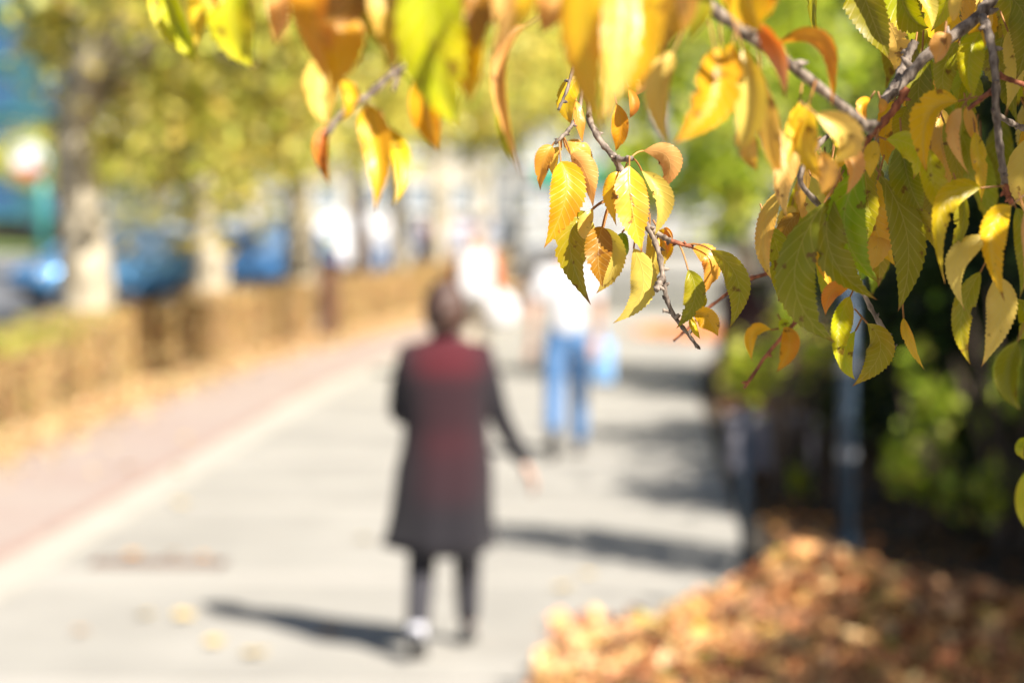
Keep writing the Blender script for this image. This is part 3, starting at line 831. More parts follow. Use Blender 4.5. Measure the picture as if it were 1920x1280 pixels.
# ------------------------------------------------------------------ buildings
def building(name, label, x0, x1, y, depth, h, wall, nx, nz, wz=1.3, ww=1.4, z0=1.0, trim=M_white, glass=None, extra=None):
    root = empty(name, ((x0 + x1) / 2, y, 0)); tag(root, label, 'building')
    W = x1 - x0
    MB().box((0, depth / 2, h / 2), (W, depth, h)).build('wall', wall, root)
    MB().box((0, depth / 2, h + .15), (W + .5, depth + .5, .3)).build('roof', trim, root)
    for i in range(nx):
        for j in range(nz):
            x = -W / 2 + W * (i + .5) / nx; z = z0 + (h - z0 - .4) * (j + .5) / nz
            wdw = empty('window', (x, -.02, z)); wdw.parent = root
            fr = MB()
            for s in (-1, 1):
                fr.box((s * (ww / 2 + .05), -.03, 0), (.1, .12, wz + .2)); fr.box((0, -.032, s * (wz / 2 + .05)), (ww, .12, .1))
            fr.box((0, -.034, 0), (.06, .08, wz))
            fr.build('frame', trim, wdw)
            MB().box((0, 0.0, 0), (ww, .06, wz)).build('pane', glass or M_wglass, wdw)
            MB().box((0, -.1, -wz / 2 - .14), (ww + .3, .24, .07)).build('sill', trim, wdw)
    if extra: extra(root)
    return root
M_cream = simple('cream_render', (0.55, 0.50, 0.40), .9, noise=.08, scale=.8)
M_pale = simple('pale_grey_render', (0.42, 0.42, 0.40), .9, noise=.08, scale=.8)
M_bglass = simple('blue_glass', (0.05, 0.13, 0.26), .1, .2, .15, .5, spec=.8)
M_wglass = simple('window_glass', (0.26, 0.30, 0.34), .12, 0, .1, 2, spec=.8)
M_bwall = simple('blue_grey_cladding', (0.04, 0.12, 0.15), .5, 0, .15, 1)
M_signgreen = simple('green_sign', (0.02, 0.42, 0.25), .5)
building('cream_building', 'long cream building with many windows behind the left hand trees', -29, -7.5, 122.3, 14, 10, M_cream, 9, 3)
building('glass_building', 'blue glass building with teal bands at the far left', -62, -33, 146, 16, 14, M_bwall, 7, 4, wz=2.3, ww=2.6, trim=M_teal, glass=M_bglass)
def shop_sign(root):
    s = MB().box((0, -.3, 3.55), (7.2, .2, .7), bev=.03).build('fascia_board', M_signgreen, root)
building('shop_building', 'pale building with a green fascia board at the end of the street', -7.2, 4, 122, 12, 6.5, M_pale, 5, 2, extra=shop_sign)
building('pale_building', 'pale grey building behind the trees right of the street end', 6, 30, 130, 14, 9, M_pale, 7, 3)
# low wall across the road
wl = MB().box((0, 0, .55), (26, .3, 1.1)).build('garden_wall', simple('brown_wall', (0.25, 0.20, 0.16), .9, noise=.2, scale=1.5), None, loc=(-44, 128, 0))
tag(wl, 'low brown wall beyond the lawn at the far left', 'wall')

# ------------------------------------------------------------------ people
def skin_mesh(name, verts, edges, rads, mat, parent, root_i=0, sub=2):
    me = bpy.data.meshes.new(name); me.from_pydata([tuple(v) for v in verts], edges, [])
    o = link_mesh(name, me, mat, parent)
    sm = o.modifiers.new('skin', 'SKIN'); sm.use_smooth_shade = True
    lay = me.skin_vertices[0].data if me.skin_vertices else None
    for i, r_ in enumerate(rads):
        r2 = r_ if isinstance(r_, tuple) else (r_, r_)
        lay[i].radius = r2; lay[i].use_root = (i == root_i)
    ss = o.modifiers.new('sub', 'SUBSURF'); ss.levels = sub; ss.render_levels = sub
    return o

def hand(parent, wrist, direc, mat, side=1, s=1.0):
    """palm, four unequal bent fingers and a thumb, in one mesh"""
    d = Vector(direc).normalized(); across = d.cross(Vector((0, 0, 1)))
    if across.length < .1: across = Vector((0, 1, 0))
    across.normalize(); nrm = d.cross(across)
    b = MB(); w0 = Vector(wrist)
    rings = []
    for t, hw, th in ((0, .026, .018), (.03, .034, .016), (.06, .041, .015), (.088, .04, .012)):
        rings.append([w0 + d * t * s + across * math.cos(a) * hw * s + nrm * math.sin(a) * th * s for a in np.linspace(0, 2 * math.pi, 13)[:-1]])
    b.loft(rings)
    for k, (off, ln) in enumerate(((-.030, .068), (-.010, .078), (.010, .073), (.029, .056))):
        p0 = w0 + d * .08 * s + across * off * s
        p1 = p0 + (d * .9 + nrm * .25) * ln * .42 * s; p2 = p1 + (d * .75 + nrm * .6) * ln * .32 * s; p3 = p2 + (d * .5 + nrm * .8) * ln * .26 * s
        b.tube([p0, p1, p2, p3], [.0092 * s, .0086 * s, .008 * s, .006 * s], 8)
    q = w0 + d * .025 * s - across * .028 * s * side
    b.tube([q, q + (d * .6 - across * .7 * side + nrm * .2) * .035 * s, q + (d * .9 - across * .75 * side + nrm * .5) * .062 * s], [.012 * s, .0105 * s, .008 * s], 8)
    return b.build('hand', mat, parent, smooth=True)

def person(loc, H, heading, pose, cols, label, hairstyle='bob', cat='person', extras=None):
    """pose: joint offsets in metres for a 1.70 m figure, x to its right, y ahead, z up"""
    root = empty('person', loc, heading); tag(root, label, cat)
    k = H / 1.70
    J = {n_: Vector(v) * k for n_, v in pose.items()}
    def skn(name, mat, chain, sub=2, root_i=0):
        vs, es, rs, idx = [], [], [], {}
        for seg in chain:
            prev = None
            for (jn, r_) in seg:
                if jn not in idx:
                    idx[jn] = len(vs); vs.append(J[jn]); rs.append(tuple(x * k for x in r_) if isinstance(r_, tuple) else r_ * k)
                if prev is not None and (prev, idx[jn]) not in es: es.append((prev, idx[jn]))
                prev = idx[jn]
        return skin_mesh(name, vs, es, rs, mat, root, root_i, sub)
    skin = cols['skin']
    body = skn('body', skin, [
        [('pelvis', (.13, .10)), ('waist', (.12, .09)), ('chest', (.14, .105)), ('neck0', .055), ('neck1', .05), ('head0', (.062, .075)), ('head1', (.078, .095)), ('head2', (.06, .075))],
        [('chest', (.14, .105)), ('shoL', .055), ('elbL', .04), ('wriL', .026)], [('chest', (.14, .105)), ('shoR', .055), ('elbR', .04), ('wriR', .026)],
        [('pelvis', (.13, .10)), ('hipL', .085), ('kneL', .056), ('ankL', .036), ('toeL', (.035, .022))], [('pelvis', (.13, .10)), ('hipR', .085), ('kneR', .056), ('ankR', .036), ('toeR', (.035, .022))]])
    hd = J['head1']
    # face: nose, ears
    f = MB(); f.ball(hd + Vector((0, .105, -.02)) * k, (.014 * k, .02 * k, .024 * k), 10)
    for s in (-1, 1): f.ball(hd + Vector((s * .08, .0, -.02)) * k, (.012 * k, .022 * k, .032 * k), 10)
    f.build('nose_and_ears', skin, root, smooth=True)
    for s in (-1, 1): MB().ball(hd + Vector((s * .032, .086, .005)) * k, (.013 * k, .012 * k, .008 * k), 8).build('eye', M_plast, root)
    MB().ball(hd + Vector((0, .085, -.062)) * k, (.026 * k, .012 * k, .007 * k), 8).build('mouth', M_red, root)
    # hair
    if hairstyle != 'none':
        h = MB(); h.ball(hd + Vector((0, -.012, .028)) * k, (.096 * k, .112 * k, .108 * k), 20)
        if hairstyle in ('bob', 'long'):
            ln = .13 if hairstyle == 'bob' else .26
            rings = []
            for t in np.linspace(0, 1, 6):
                z = .03 - t * ln; wv = .096 - .02 * t * t + .012 * math.sin(t * 3)
                rings.append([hd + Vector((wv * math.cos(a), -.02 + (.105 if math.sin(a) < 0 else .02) * math.sin(a), z)) * k for a in np.linspace(0, 2 * math.pi, 17)[:-1]])
            h.loft(rings)
        h.build('hair', cols['hair'], root, smooth=True)
    # trousers
    skn('trousers', cols['trousers'], [[('waist', (.125, .095)), ('pelvis', (.155, .125)), ('hipL', .105), ('kneL', .075), ('ankL', cols.get('cuff', .062))],
                                       [('pelvis', (.155, .125)), ('hipR', .105), ('kneR', .075), ('ankR', cols.get('cuff', .062))]], root_i=1)
    # top
    if cols.get('long', True):
        arms = [[('chest', (.175, .13)), ('shoL', .078), ('elbL', .056), ('wriL', .038)], [('chest', (.175, .13)), ('shoR', .078), ('elbR', .056), ('wriR', .038)]]
    else:
        J['midL'] = J['shoL'].lerp(J['elbL'], .75); J['midR'] = J['shoR'].lerp(J['elbR'], .75)
        arms = [[('chest', (.18, .135)), ('shoL', .085), ('midL', .075)], [('chest', (.18, .135)), ('shoR', .085), ('midR', .075)]]
    J['hemc'] = J['pelvis'] + Vector((0, 0, -.05)) * k
    skn('top', cols['top'], [[('hemc', (.175, .135)), ('waist', (.155, .12)), ('chest', (.18, .135)), ('neck0', .062)]] + arms, root_i=2)
    for s in 'LR':
        d = (J['wri' + s] - J['elb' + s]); hand(root, J['wri' + s], d, skin, 1 if s == 'R' else -1, k)
        a, t = J['ank' + s], J['toe' + s]
        sh = MB(); dirn = (t - a); dirn.z = 0; dirn.normalize(); side = Vector((dirn.y, -dirn.x, 0))
        flat = (t - a).normalized()
        rings = []
        up = side.cross(flat); up = up if up.z > 0 else -up
        fl_ = flat
        base = a - up * .02 * k
        for u, hw, hh in ((-.085, .022, .06), (-.07, .034, .085), (-.01, .038, .09), (.06, .044, .055), (.13, .046, .042), (.17, .03, .028), (.18, .012, .015)):
            c0 = base + fl_ * u * k - up * (.062 - hh * .5) * k + up * 0
            rings.append([c0 + side * math.cos(an) * hw * k + up * math.sin(an) * hh * .5 * k for an in np.linspace(0, 2 * math.pi, 13)[:-1]])
        sh.loft(rings); sh.build('shoe', cols['shoes'], root, smooth=True)
    if extras: extras(root, J, k)
    return root

def pose_walk(stride=.22, lift=.06, armL=None, armR=None):
    p = dict(pelvis=(0, 0, .93), waist=(0, 0, 1.08), chest=(0, .0, 1.30), neck0=(0, -.01, 1.44), neck1=(0, .0, 1.50), head0=(0, .02, 1.545), head1=(0, .012, 1.60), head2=(0, .0, 1.655),
             hipL=(-.09, 0, .87), hipR=(.09, 0, .87),
             kneL=(-.09, -stride * .25, .49), ankL=(-.09, -stride, .10 + lift), toeL=(-.09, -stride + .12, .04),
             kneR=(.09, stride * .6 + .04, .49), ankR=(.09, stride, .085), toeR=(.09, stride + .14, .045),
             shoL=(-.18, -.01, 1.375), elbL=(-.24, -.03, 1.10), wriL=(-.23, .08, .87), shoR=(.18, -.01, 1.375), elbR=(.24, -.05, 1.10), wriR=(.24, .02, .86))
    if armL: p['elbL'], p['wriL'] = armL
    if armR: p['elbR'], p['wriR'] = armR
    return p

M_skin = simple('skin', (0.62, 0.36, 0.26), .5, noise=.06, scale=10)
M_hairdk = simple('dark_brown_hair', (0.085, 0.045, 0.033), .45, noise=.3, scale=40, bump=.5, bscale=80)
M_hairgrey = simple('light_grey_hair', (0.52, 0.49, 0.44), .5, noise=.15, scale=40, bump=.4)
M_hairbl = simple('fair_hair', (0.50, 0.33, 0.18), .5, noise=.2, scale=40, bump=.4)
M_whitecloth = simple('white_cotton', (0.66, 0.66, 0.68), .9, noise=.03, scale=6, bump=.2)
M_jeans = simple('blue_denim', (0.085, 0.19, 0.38), .9, noise=.15, scale=12, bump=.2)
M_beige = simple('beige_trousers', (0.52, 0.45, 0.35), .9, noise=.08, scale=9)
M_orange = simple('orange_red_jacket', (0.60, 0.13, 0.06), .8, noise=.1, scale=9)
M_grt = simple('charcoal_trousers', (0.04, 0.038, 0.046), .85, noise=.15, scale=12)
M_blkshoe = simple('black_leather', (0.02, 0.02, 0.022), .4, noise=.2)
M_shoew = simple('white_shoe', (0.70, 0.70, 0.76), .6, noise=.05)
M_bagblue = simple('light_blue_canvas', (0.22, 0.42, 0.70), .8, noise=.08)

def coat_material():
    """charcoal wool knit with a dark red yoke and a duller red panel low on the back"""
    m, n, l, b = mat_new('coat_wool')
    tc = n.new('ShaderNodeTexCoord'); sp = n.new('ShaderNodeSeparateXYZ'); l.new(tc.outputs['Object'], sp.inputs[0])
    def M_(op, a, b_=None):
        x = n.new('ShaderNodeMath'); x.operation = op
        for i, v in enumerate((a, b_)):
            if v is None: continue
            if isinstance(v, (int, float)): x.inputs[i].default_value = v
            else: l.new(v, x.inputs[i])
        return x.outputs[0]
    def gauss(v, c, s): return M_('EXPONENT', M_('MULTIPLY', M_('POWER', M_('ABSOLUTE', M_('DIVIDE', M_('SUBTRACT', v, c), s)), 4.0), -1.0))
    nz = n.new('ShaderNodeTexNoise'); nz.inputs['Scale'].default_value = 7; nz.inputs['Detail'].default_value = 5; l.new(tc.outputs['Object'], nz.inputs['Vector'])
    X, Z = sp.outputs[0], sp.outputs[2]
    yoke = M_('MULTIPLY', gauss(Z, 1.36, .125), gauss(X, .01, .175))
    low = M_('MULTIPLY', M_('MULTIPLY', gauss(Z, .84, .17), gauss(X, .02, .17)), .24)
    midd = M_('MULTIPLY', M_('MULTIPLY', gauss(Z, 1.08, .2), gauss(X, .02, .15)), .28)
    f = M_('MULTIPLY', M_('ADD', M_('MAXIMUM', yoke, 0), M_('ADD', low, midd)), M_('ADD', M_('MULTIPLY', nz.outputs['Fac'], .5), .75))
    mx = n.new('ShaderNodeMix'); mx.data_type = 'RGBA'; l.new(M_('MINIMUM', f, 1.0), mx.inputs[0])
    mx.inputs[6].default_value = (0.016, 0.014, 0.018, 1); mx.inputs[7].default_value = (0.082, 0.012, 0.018, 1)
    l.new(mx.outputs[2], b.inputs['Base Color']); b.inputs['Roughness'].default_value = .9; b.inputs['Sheen Weight'].default_value = .15
    b.inputs['Specular IOR Level'].default_value = .25
    wv = n.new('ShaderNodeTexNoise'); wv.inputs['Scale'].default_value = 180; l.new(tc.outputs['Object'], wv.inputs['Vector'])
    bp = n.new('ShaderNodeBump'); bp.inputs['Strength'].default_value = .4; bp.inputs['Distance'].default_value = .004
    l.new(wv.outputs['Fac'], bp.inputs['Height']); l.new(bp.outputs[0], b.inputs['Normal'])
    return m
M_coat = coat_material()

def coat_extra(root, J, k):
    # long flared coat from shoulders to below the knee, folds in the skirt
    b = MB(); rings = []
    prof = [(1.47, .05, .055), (1.45, .11, .075), (1.41, .195, .105), (1.34, .235, .13), (1.22, .225, .14), (1.08, .195, .132), (.98, .20, .135), (.86, .222, .152), (.72, .228, .17), (.62, .238, .18), (.545, .252, .195), (.485, .266, .21)]
    for (z, a, c) in prof:
        fo = max(0, (1.25 - z)) * .062
        rg = []
        for i in range(40):
            an = 2 * math.pi * i / 40
            rr = 1 + fo * (math.sin(an * 7 + z * 2) + .6 * math.sin(an * 11 + 1)) * .9
            lean = -.07 * max(0, 1.0 - z)
            rg.append(Vector((a * math.cos(an) * rr + lean, c * math.sin(an) * rr - .01, z + (.022 * math.sin(an * 2 + 1) if z < .5 else 0))) * k)
        rings.append(rg)
    b.loft(rings, cap=False)
    o = b.build('coat', M_coat, root, smooth=True)
    so = o.modifiers.new('thick', 'SOLIDIFY'); so.thickness = .008
    for t_, nm in ((J['ankL'], 'sock'), ): MB().tube([t_ + Vector((0, -.012, -.03)) * k, t_ + Vector((0, -.012, .06)) * k], [.038 * k, .038 * k], 14).build(nm, M_shoew, root, smooth=True)
    c = MB(); c.tube([Vector((.055 * math.cos(a), .052 * math.sin(a) - .008, 1.478)) * k for a in np.linspace(0, 2 * math.pi, 15)], [.016 * k] * 15, 8, cap=False); c.build('collar', M_coat, o, smooth=True)
    MB().ball(J['head1'] + Vector((0, -.115, -.01)) * k, (.045 * k, .04 * k, .045 * k), 14).build('hair_bun', M_hairdk, root, smooth=True)

pw = pose_walk()
pw.update(ankL=(-.115, -.22, .11), toeL=(-.115, -.11, .045), kneL=(-.105, -.04, .49), ankR=(.085, .23, .085), toeR=(.085, .37, .045), kneR=(.085, .18, .49), hipL=(-.085, 0, .87), hipR=(.08, 0, .87),
          shoL=(-.175, 0, 1.37), elbL=(-.225, .03, 1.10), wriL=(-.16, .22, 1.06), shoR=(.175, 0, 1.37), elbR=(.235, .0, 1.12), wriR=(.365, .03, .87))
WX = (835 - 1200) / FPX * 10.75
wom = person((WX, 10.75, 0), 1.64, R(0), pw, dict(skin=M_skin, hair=M_hairdk, trousers=M_grt, top=M_coat, shoes=M_blkshoe, long=True, cuff=.056),
       'woman walking away in a long charcoal and dark red coat, right arm swung out', 'bob', extras=coat_extra)
# second walker
def hold_bag(root, J, k):
    h = J['wriR'] + Vector((0, .02, -.08)) * k
    bg_ = MB(); bg_.box(h + Vector((.02, 0, -.26)) * k, (.16 * k, .34 * k, .34 * k), bev=.04 * k); return bg_, h
pm = pose_walk(.27, .10, armR=((.25, -.04, 1.12), (.23, .0, .90)), armL=((-.25, -.04, 1.10), (-.27, .06, .85)))
mX = (1062 - 1200) / FPX * 19.1
man = person((mX, 19.1, 0), 1.78, R(0), pm, dict(skin=M_skin, hair=M_hairgrey, trousers=M_jeans, top=M_whitecloth, shoes=M_blkshoe, long=False, cuff=.07),
       'person walking away in a white t-shirt and blue jeans', 'short')
bagroot = empty('shoulder_bag', (mX + .29, 19.32, .62)); tag(bagroot, 'light blue bag hanging at the right hand of the walker in jeans', 'bag')
b = MB(); b.box((0, 0, .13), (.17, .36, .34), bev=.04); b.build('pouch', M_bagblue, bagroot, smooth=True)
MB().tube([(0, -.12, .28), (0, -.08, .38), (0, 0, .41), (0, .08, .38), (0, .12, .28)], [.012] * 5, 8).build('handle', M_bagblue, bagroot)
MB().box((0.02, 0, -.03), (.15, .34, .03), bev=.01).build('base_panel', M_grt, bagroot)
# third walker with orange jacket, white rucksack
p3 = pose_walk(.15, .02)
qX = (893 - 1200) / FPX * 28
person((qX, 28, 0), 1.70, R(2), p3, dict(skin=M_skin, hair=M_hairbl, trousers=M_beige, top=M_orange, shoes=M_shoew, long=True),
       'walker in an orange red jacket and beige trousers behind the woman in the coat', 'short')
rk = empty('rucksack', (qX, 27.79, .98)); tag(rk, 'large white rucksack on the back of the walker in the orange jacket', 'rucksack')
b = MB(); b.box((0, 0, .18), (.38, .24, .60), bev=.07); b.build('main_compartment', M_whitecloth, rk, smooth=True)
b = MB(); b.box((0, -.14, .1), (.32, .08, .26), bev=.03); b.build('front_pocket', M_whitecloth, rk, smooth=True)
for s in (-1, 1): MB().tube([(s * .14, .1, .46), (s * .15, .22, .50), (s * .15, .34, .40), (s * .15, .36, .2)], [.022] * 4, 8).build('strap', M_whitecloth, rk, smooth=True)
tb = empty('carrier_bag', (qX + .27, 28.02, .60)); tag(tb, 'white carrier bag hanging from the right hand of the walker with the rucksack', 'bag')
b = MB(); rr = []
for z, w_, d_ in ((0, .14, .07), (.1, .19, .1), (.25, .19, .1), (.36, .13, .06), (.42, .04, .03)):
    rr.append([(w_ * math.cos(a) * (1 + .06 * math.sin(5 * a + z * 9)), d_ * math.sin(a) * (1 + .08 * math.sin(4 * a)), z) for a in np.linspace(0, 2 * math.pi, 19)[:-1]])
b.loft(rr); b.build('sack', M_whitecloth, tb, smooth=True)
MB().tube([(0, 0, .40), (0, 0, .46)], [.012, .01], 6).build('handle', M_whitecloth, tb)
# distant people
M_lav = simple('lavender_cloth', (0.50, 0.47, 0.62), .9, noise=.05); M_pink = simple('pale_pink_cloth', (0.66, 0.48, 0.50), .9, noise=.05)
M_navy = simple('navy_cloth', (0.05, 0.08, 0.2), .9, noise=.1)
crowd = [(712, 62, M_whitecloth, M_jeans, 'distant person in a white top and jeans beyond the fourth tree', M_hairdk),
         (792, 66, M_pink, M_navy, 'distant person in a pale pink top past the hedge', M_hairdk),
         (845, 70, M_whitecloth, M_lav, 'distant person in white with lavender trousers left of the rucksack', M_hairbl),
         (872, 74, M_lav, M_whitecloth, 'distant person in a lavender top and white trousers', M_hairdk),
         (915, 80, M_whitecloth, M_whitecloth, 'distant person dressed all in white', M_hairbl)]
for i, (px, d, top, tr_, lab, hr) in enumerate(crowd):
    person(((px - 1200) / FPX * d, d, 0), 1.7, R(rnd.uniform(-30, 30)), pose_walk(.15, .02), dict(skin=M_skin, hair=hr, trousers=tr_, top=top, shoes=M_blkshoe, long=True), lab, 'short')

# ------------------------------------------------------------------ the cherry tree that hangs into the picture
cherry = empty('cherry_tree', (2.7, 1.2, 0))
tag(cherry, 'cherry tree whose yellow and orange autumn leaves hang close in front of the camera', 'tree')
CO = Vector(cherry.location)
def catmull(pts, n=6):
    pts = [Vector(p) for p in pts]
    if len(pts) < 3: return pts
    q = [pts[0] * 2 - pts[1]] + pts + [pts[-1] * 2 - pts[-2]]
    out = []
    for i in range(1, len(q) - 2):
        for j in range(n):
            t = j / n
            a, b_, c, d = q[i - 1], q[i], q[i + 1], q[i + 2]
            out.append(.5 * ((2 * b_) + (-a + c) * t + (2 * a - 5 * b_ + 4 * c - d) * t * t + (-a + 3 * b_ - 3 * c + d) * t ** 3))
    out.append(pts[-1]); return out

def limb(name, pts, r0, r1, mat, knobby=.1, nodes=0.0, seg=9, sub=6):
    pp = catmull(pts, sub); b = MB(); rads = []
    n_ = len(pp)
    for i in range(n_):
        t = i / (n_ - 1); r_ = r0 + (r1 - r0) * t
        if nodes and i % 4 == 2: r_ *= 1 + nodes * rnd.uniform(.3, 1)
        rads.append(r_)
    pp = [p + Vector((rnd.uniform(-1, 1), rnd.uniform(-1, 1), rnd.uniform(-1, 1))) * r0 * (.10 if nodes else .03) for p in pp]
    b.tube([p - CO for p in pp], rads, seg, knobby, rnd)
    if nodes:   # small buds
        for i in range(3, n_ - 1, 5):
            dirn = Vector((rnd.uniform(-1, 1), rnd.uniform(-1, 1), rnd.uniform(-.6, 1))).normalized()
            p = pp[i] - CO
            b.tube([p, p + dirn * r0 * 1.6, p + dirn * r0 * 2.6], [r0 * .6, r0 * .55, r0 * .12], 6, .1, rnd)
    return b.build(name, mat, cherry, smooth=True)
limb('trunk', [(2.7, 1.2, -.1), (2.66, 1.2, .8), (2.6, 1.25, 1.7), (2.35, 1.5, 2.4)], .17, .10, M_bark, .05, seg=16)
limb('branch', [(2.4, 1.45, 2.3), (1.8, 2.2, 2.75), (1.1, 2.75, 2.85), (.3, 2.95, 2.78), (-.2, 2.8, 2.62)], .06, .014, M_bark, .06, seg=12)
limb('branch', [(2.45, 1.4, 2.2), (1.7, 1.25, 2.55), (.9, 1.15, 2.62), (.2, 1.12, 2.55), (-.25, 1.2, 2.42)], .045, .010, M_bark, .06, seg=12)
px1 = 2.1 / FPX
def twig(pts, r0, r1, mat=M_twig, nodes=.35, d=2.1, name='twig', pre=None):
    """pts: (px, py, depth); radii in photo pixels at depth d"""
    w3 = [P(*p) for p in pts]
    if pre: w3 = [Vector(p) for p in pre] + w3
    return limb(name, w3, r0 * d / FPX, r1 * d / FPX, mat, .08, nodes)
twig([(1100, -60, 2.12), (1090, 30, 2.12), (1080, 110, 2.11), (1062, 170, 2.10), (1047, 207, 2.10)], 6, 2.6, pre=[(.25, 2.9, 2.76), (.08, 2.4, 2.45)])
twig([(1120, -40, 2.16), (1100, 110, 2.14), (1086, 205, 2.12), (1070, 238, 2.11), (1055, 256, 2.1), (1040, 270, 2.1)], 4.5, 3.2, pre=[(.1, 2.5, 2.5)])
twig([(1130, 60, 2.16), (1105, 200, 2.14), (1118, 252, 2.12), (1142, 284, 2.11), (1160, 298, 2.1), (1186, 297, 2.09)], 6.5, 5.0, pre=[(.12, 2.5, 2.5)])
twig([(1150, 289, 2.11), (1163, 318, 2.12), (1190, 375, 2.13), (1216, 428, 2.12), (1234, 470, 2.11), (1243, 520, 2.1), (1248, 552, 2.1), (1263, 590, 2.1), (1290, 626, 2.1), (1308, 650, 2.1)], 6.5, 3.0, nodes=.5)
twig([(1224, 432, 2.12), (1246, 446, 2.11), (1262, 453, 2.1)], 5.5, 4.5)
twig([(1258, 452, 2.1), (1280, 458, 2.1), (1300, 463, 2.1)], 4.5, 3.5, M_twig_red)
twig([(1243, 520, 2.1), (1236, 532, 2.09), (1230, 545, 2.09)], 6.5, 5, nodes=.9)
twig([(1262, 588, 2.1), (1250, 583, 2.1), (1242, 581, 2.1)], 2.6, 3.4)
twig([(1268, 600, 2.1), (1276, 590, 2.1)], 2, 1.5)
twig([(1570, 380, 2.28), (1545, 430, 2.28), (1496, 488, 2.28), (1440, 512, 2.28), (1395, 528, 2.29), (1335, 572, 2.3), (1290, 615, 2.3), (1263, 640, 2.3)], 5.5, 2.2, M_twig_red)
twig([(1210, -160, 1.66), (1310, -10, 1.68), (1400, 62, 1.70), (1500, 135, 1.74), (1600, 216, 1.78), (1632, 244, 1.8)], 13, 9, M_twig, .2, d=1.7, pre=[(.1, 1.13, 2.56)])
twig([(2050, -200, 1.98), (1880, -25, 1.98), (1830, 34, 1.98), (1742, 100, 1.98), (1690, 158, 1.98), (1655, 190, 1.98)], 12, 9, pre=[(.9, 2.4, 2.82), (.62, 2.1, 2.4)])
twig([(1716, 76, 2.0), (1700, 110, 2.0), (1682, 150, 1.99), (1660, 185, 1.98)], 8, 6)
twig([(1700, 165, 1.98), (1680, 200, 1.98), (1650, 238, 1.98), (1628, 262, 1.98), (1622, 300, 1.98), (1618, 322, 1.98)], 7.5, 3, M_twig_red, .5)
twig([(1642, 245, 1.98), (1645, 290, 2.0), (1630, 330, 2.0)], 4, 3)
twig([(1842, 30, 1.97), (1856, 70, 1.96), (1866, 140, 1.95), (1868, 220, 1.95), (1878, 300, 1.95), (1884, 345, 1.95)], 8, 6)
twig([(1884, 345, 1.95), (1890, 365, 1.95), (1897, 382, 1.95)], 6, 4, M_twig_red)
twig([(1868, 140, 1.96), (1895, 150, 1.97), (1925, 160, 1.98)], 5, 4, M_twig_red)
twig([(1868, 165, 1.96), (1840, 185, 1.95), (1815, 205, 1.95)], 5, 3.5, M_twig_red)
twig([(1870, 215, 2.0), (1895, 230, 2.05), (1930, 245, 2.08)], 5, 5)
twig([(1560, 372, 2.1), (1545, 395, 2.1), (1520, 440, 2.1), (1490, 505, 2.12)], 6, 3)
twig([(1600, 520, 2.1), (1618, 548, 2.1), (1640, 590, 2.1), (1662, 625, 2.1), (1677, 656, 2.1)], 4.5, 4, nodes=.6)
twig([(1520, 560, 2.3), (1500, 590, 2.3), (1484, 612, 2.3), (1440, 662, 2.32), (1395, 727, 2.34)], 6, 3, M_twig_red)
twig([(860, 60, 1.62), (790, 108, 1.62), (740, 135, 1.62), (690, 180, 1.62), (640, 215, 1.62), (612, 252, 1.62)], 6, 6, M_twig, .5, d=1.62, pre=[(-.1, 1.3, 2.45)])
twig([(765, 118, 1.62), (742, 150, 1.62), (738, 172, 1.62)], 4, 3, M_twig, .4, d=1.62)
twig([(1545, 395, 2.0), (1500, 330, 1.98), (1560, 250, 1.98), (1625, 262, 1.98)], 5, 4, M_twig)

# ---- leaves
WT = ([0, .04, .10, .18, .28, .40, .52, .64, .75, .84, .91, .96, 1.0], [0.02, .24, .50, .76, .93, 1.0, .95, .80, .59, .36, .18, .08, .005])
COLS = {  # main, second; dark olive and brown carry the shade on some leaves
    'yel': ((238, 192, 34), (236, 156, 36)), 'amb': ((234, 172, 26), (222, 132, 28)), 'org': ((234, 164, 60), (226, 124, 48)),
    'sal': ((238, 184, 104), (230, 156, 84)), 'tan': ((232, 188, 82), (230, 166, 74)), 'pal': ((232, 204, 100), (226, 184, 90)),
    'lim': ((190, 188, 20), (216, 182, 28)), 'oli': ((160, 156, 22), (190, 158, 26)), 'shd_oli': ((138, 134, 16), (166, 146, 22)),
    'shd_brn': ((170, 122, 24), (146, 88, 22)), 'rus': ((214, 124, 52), (232, 146, 56)), 'yred': ((240, 190, 48), (234, 136, 84)),
    'grn': ((140, 168, 18), (190, 186, 30)), 'red': ((240, 128, 52), (238, 176, 140))}
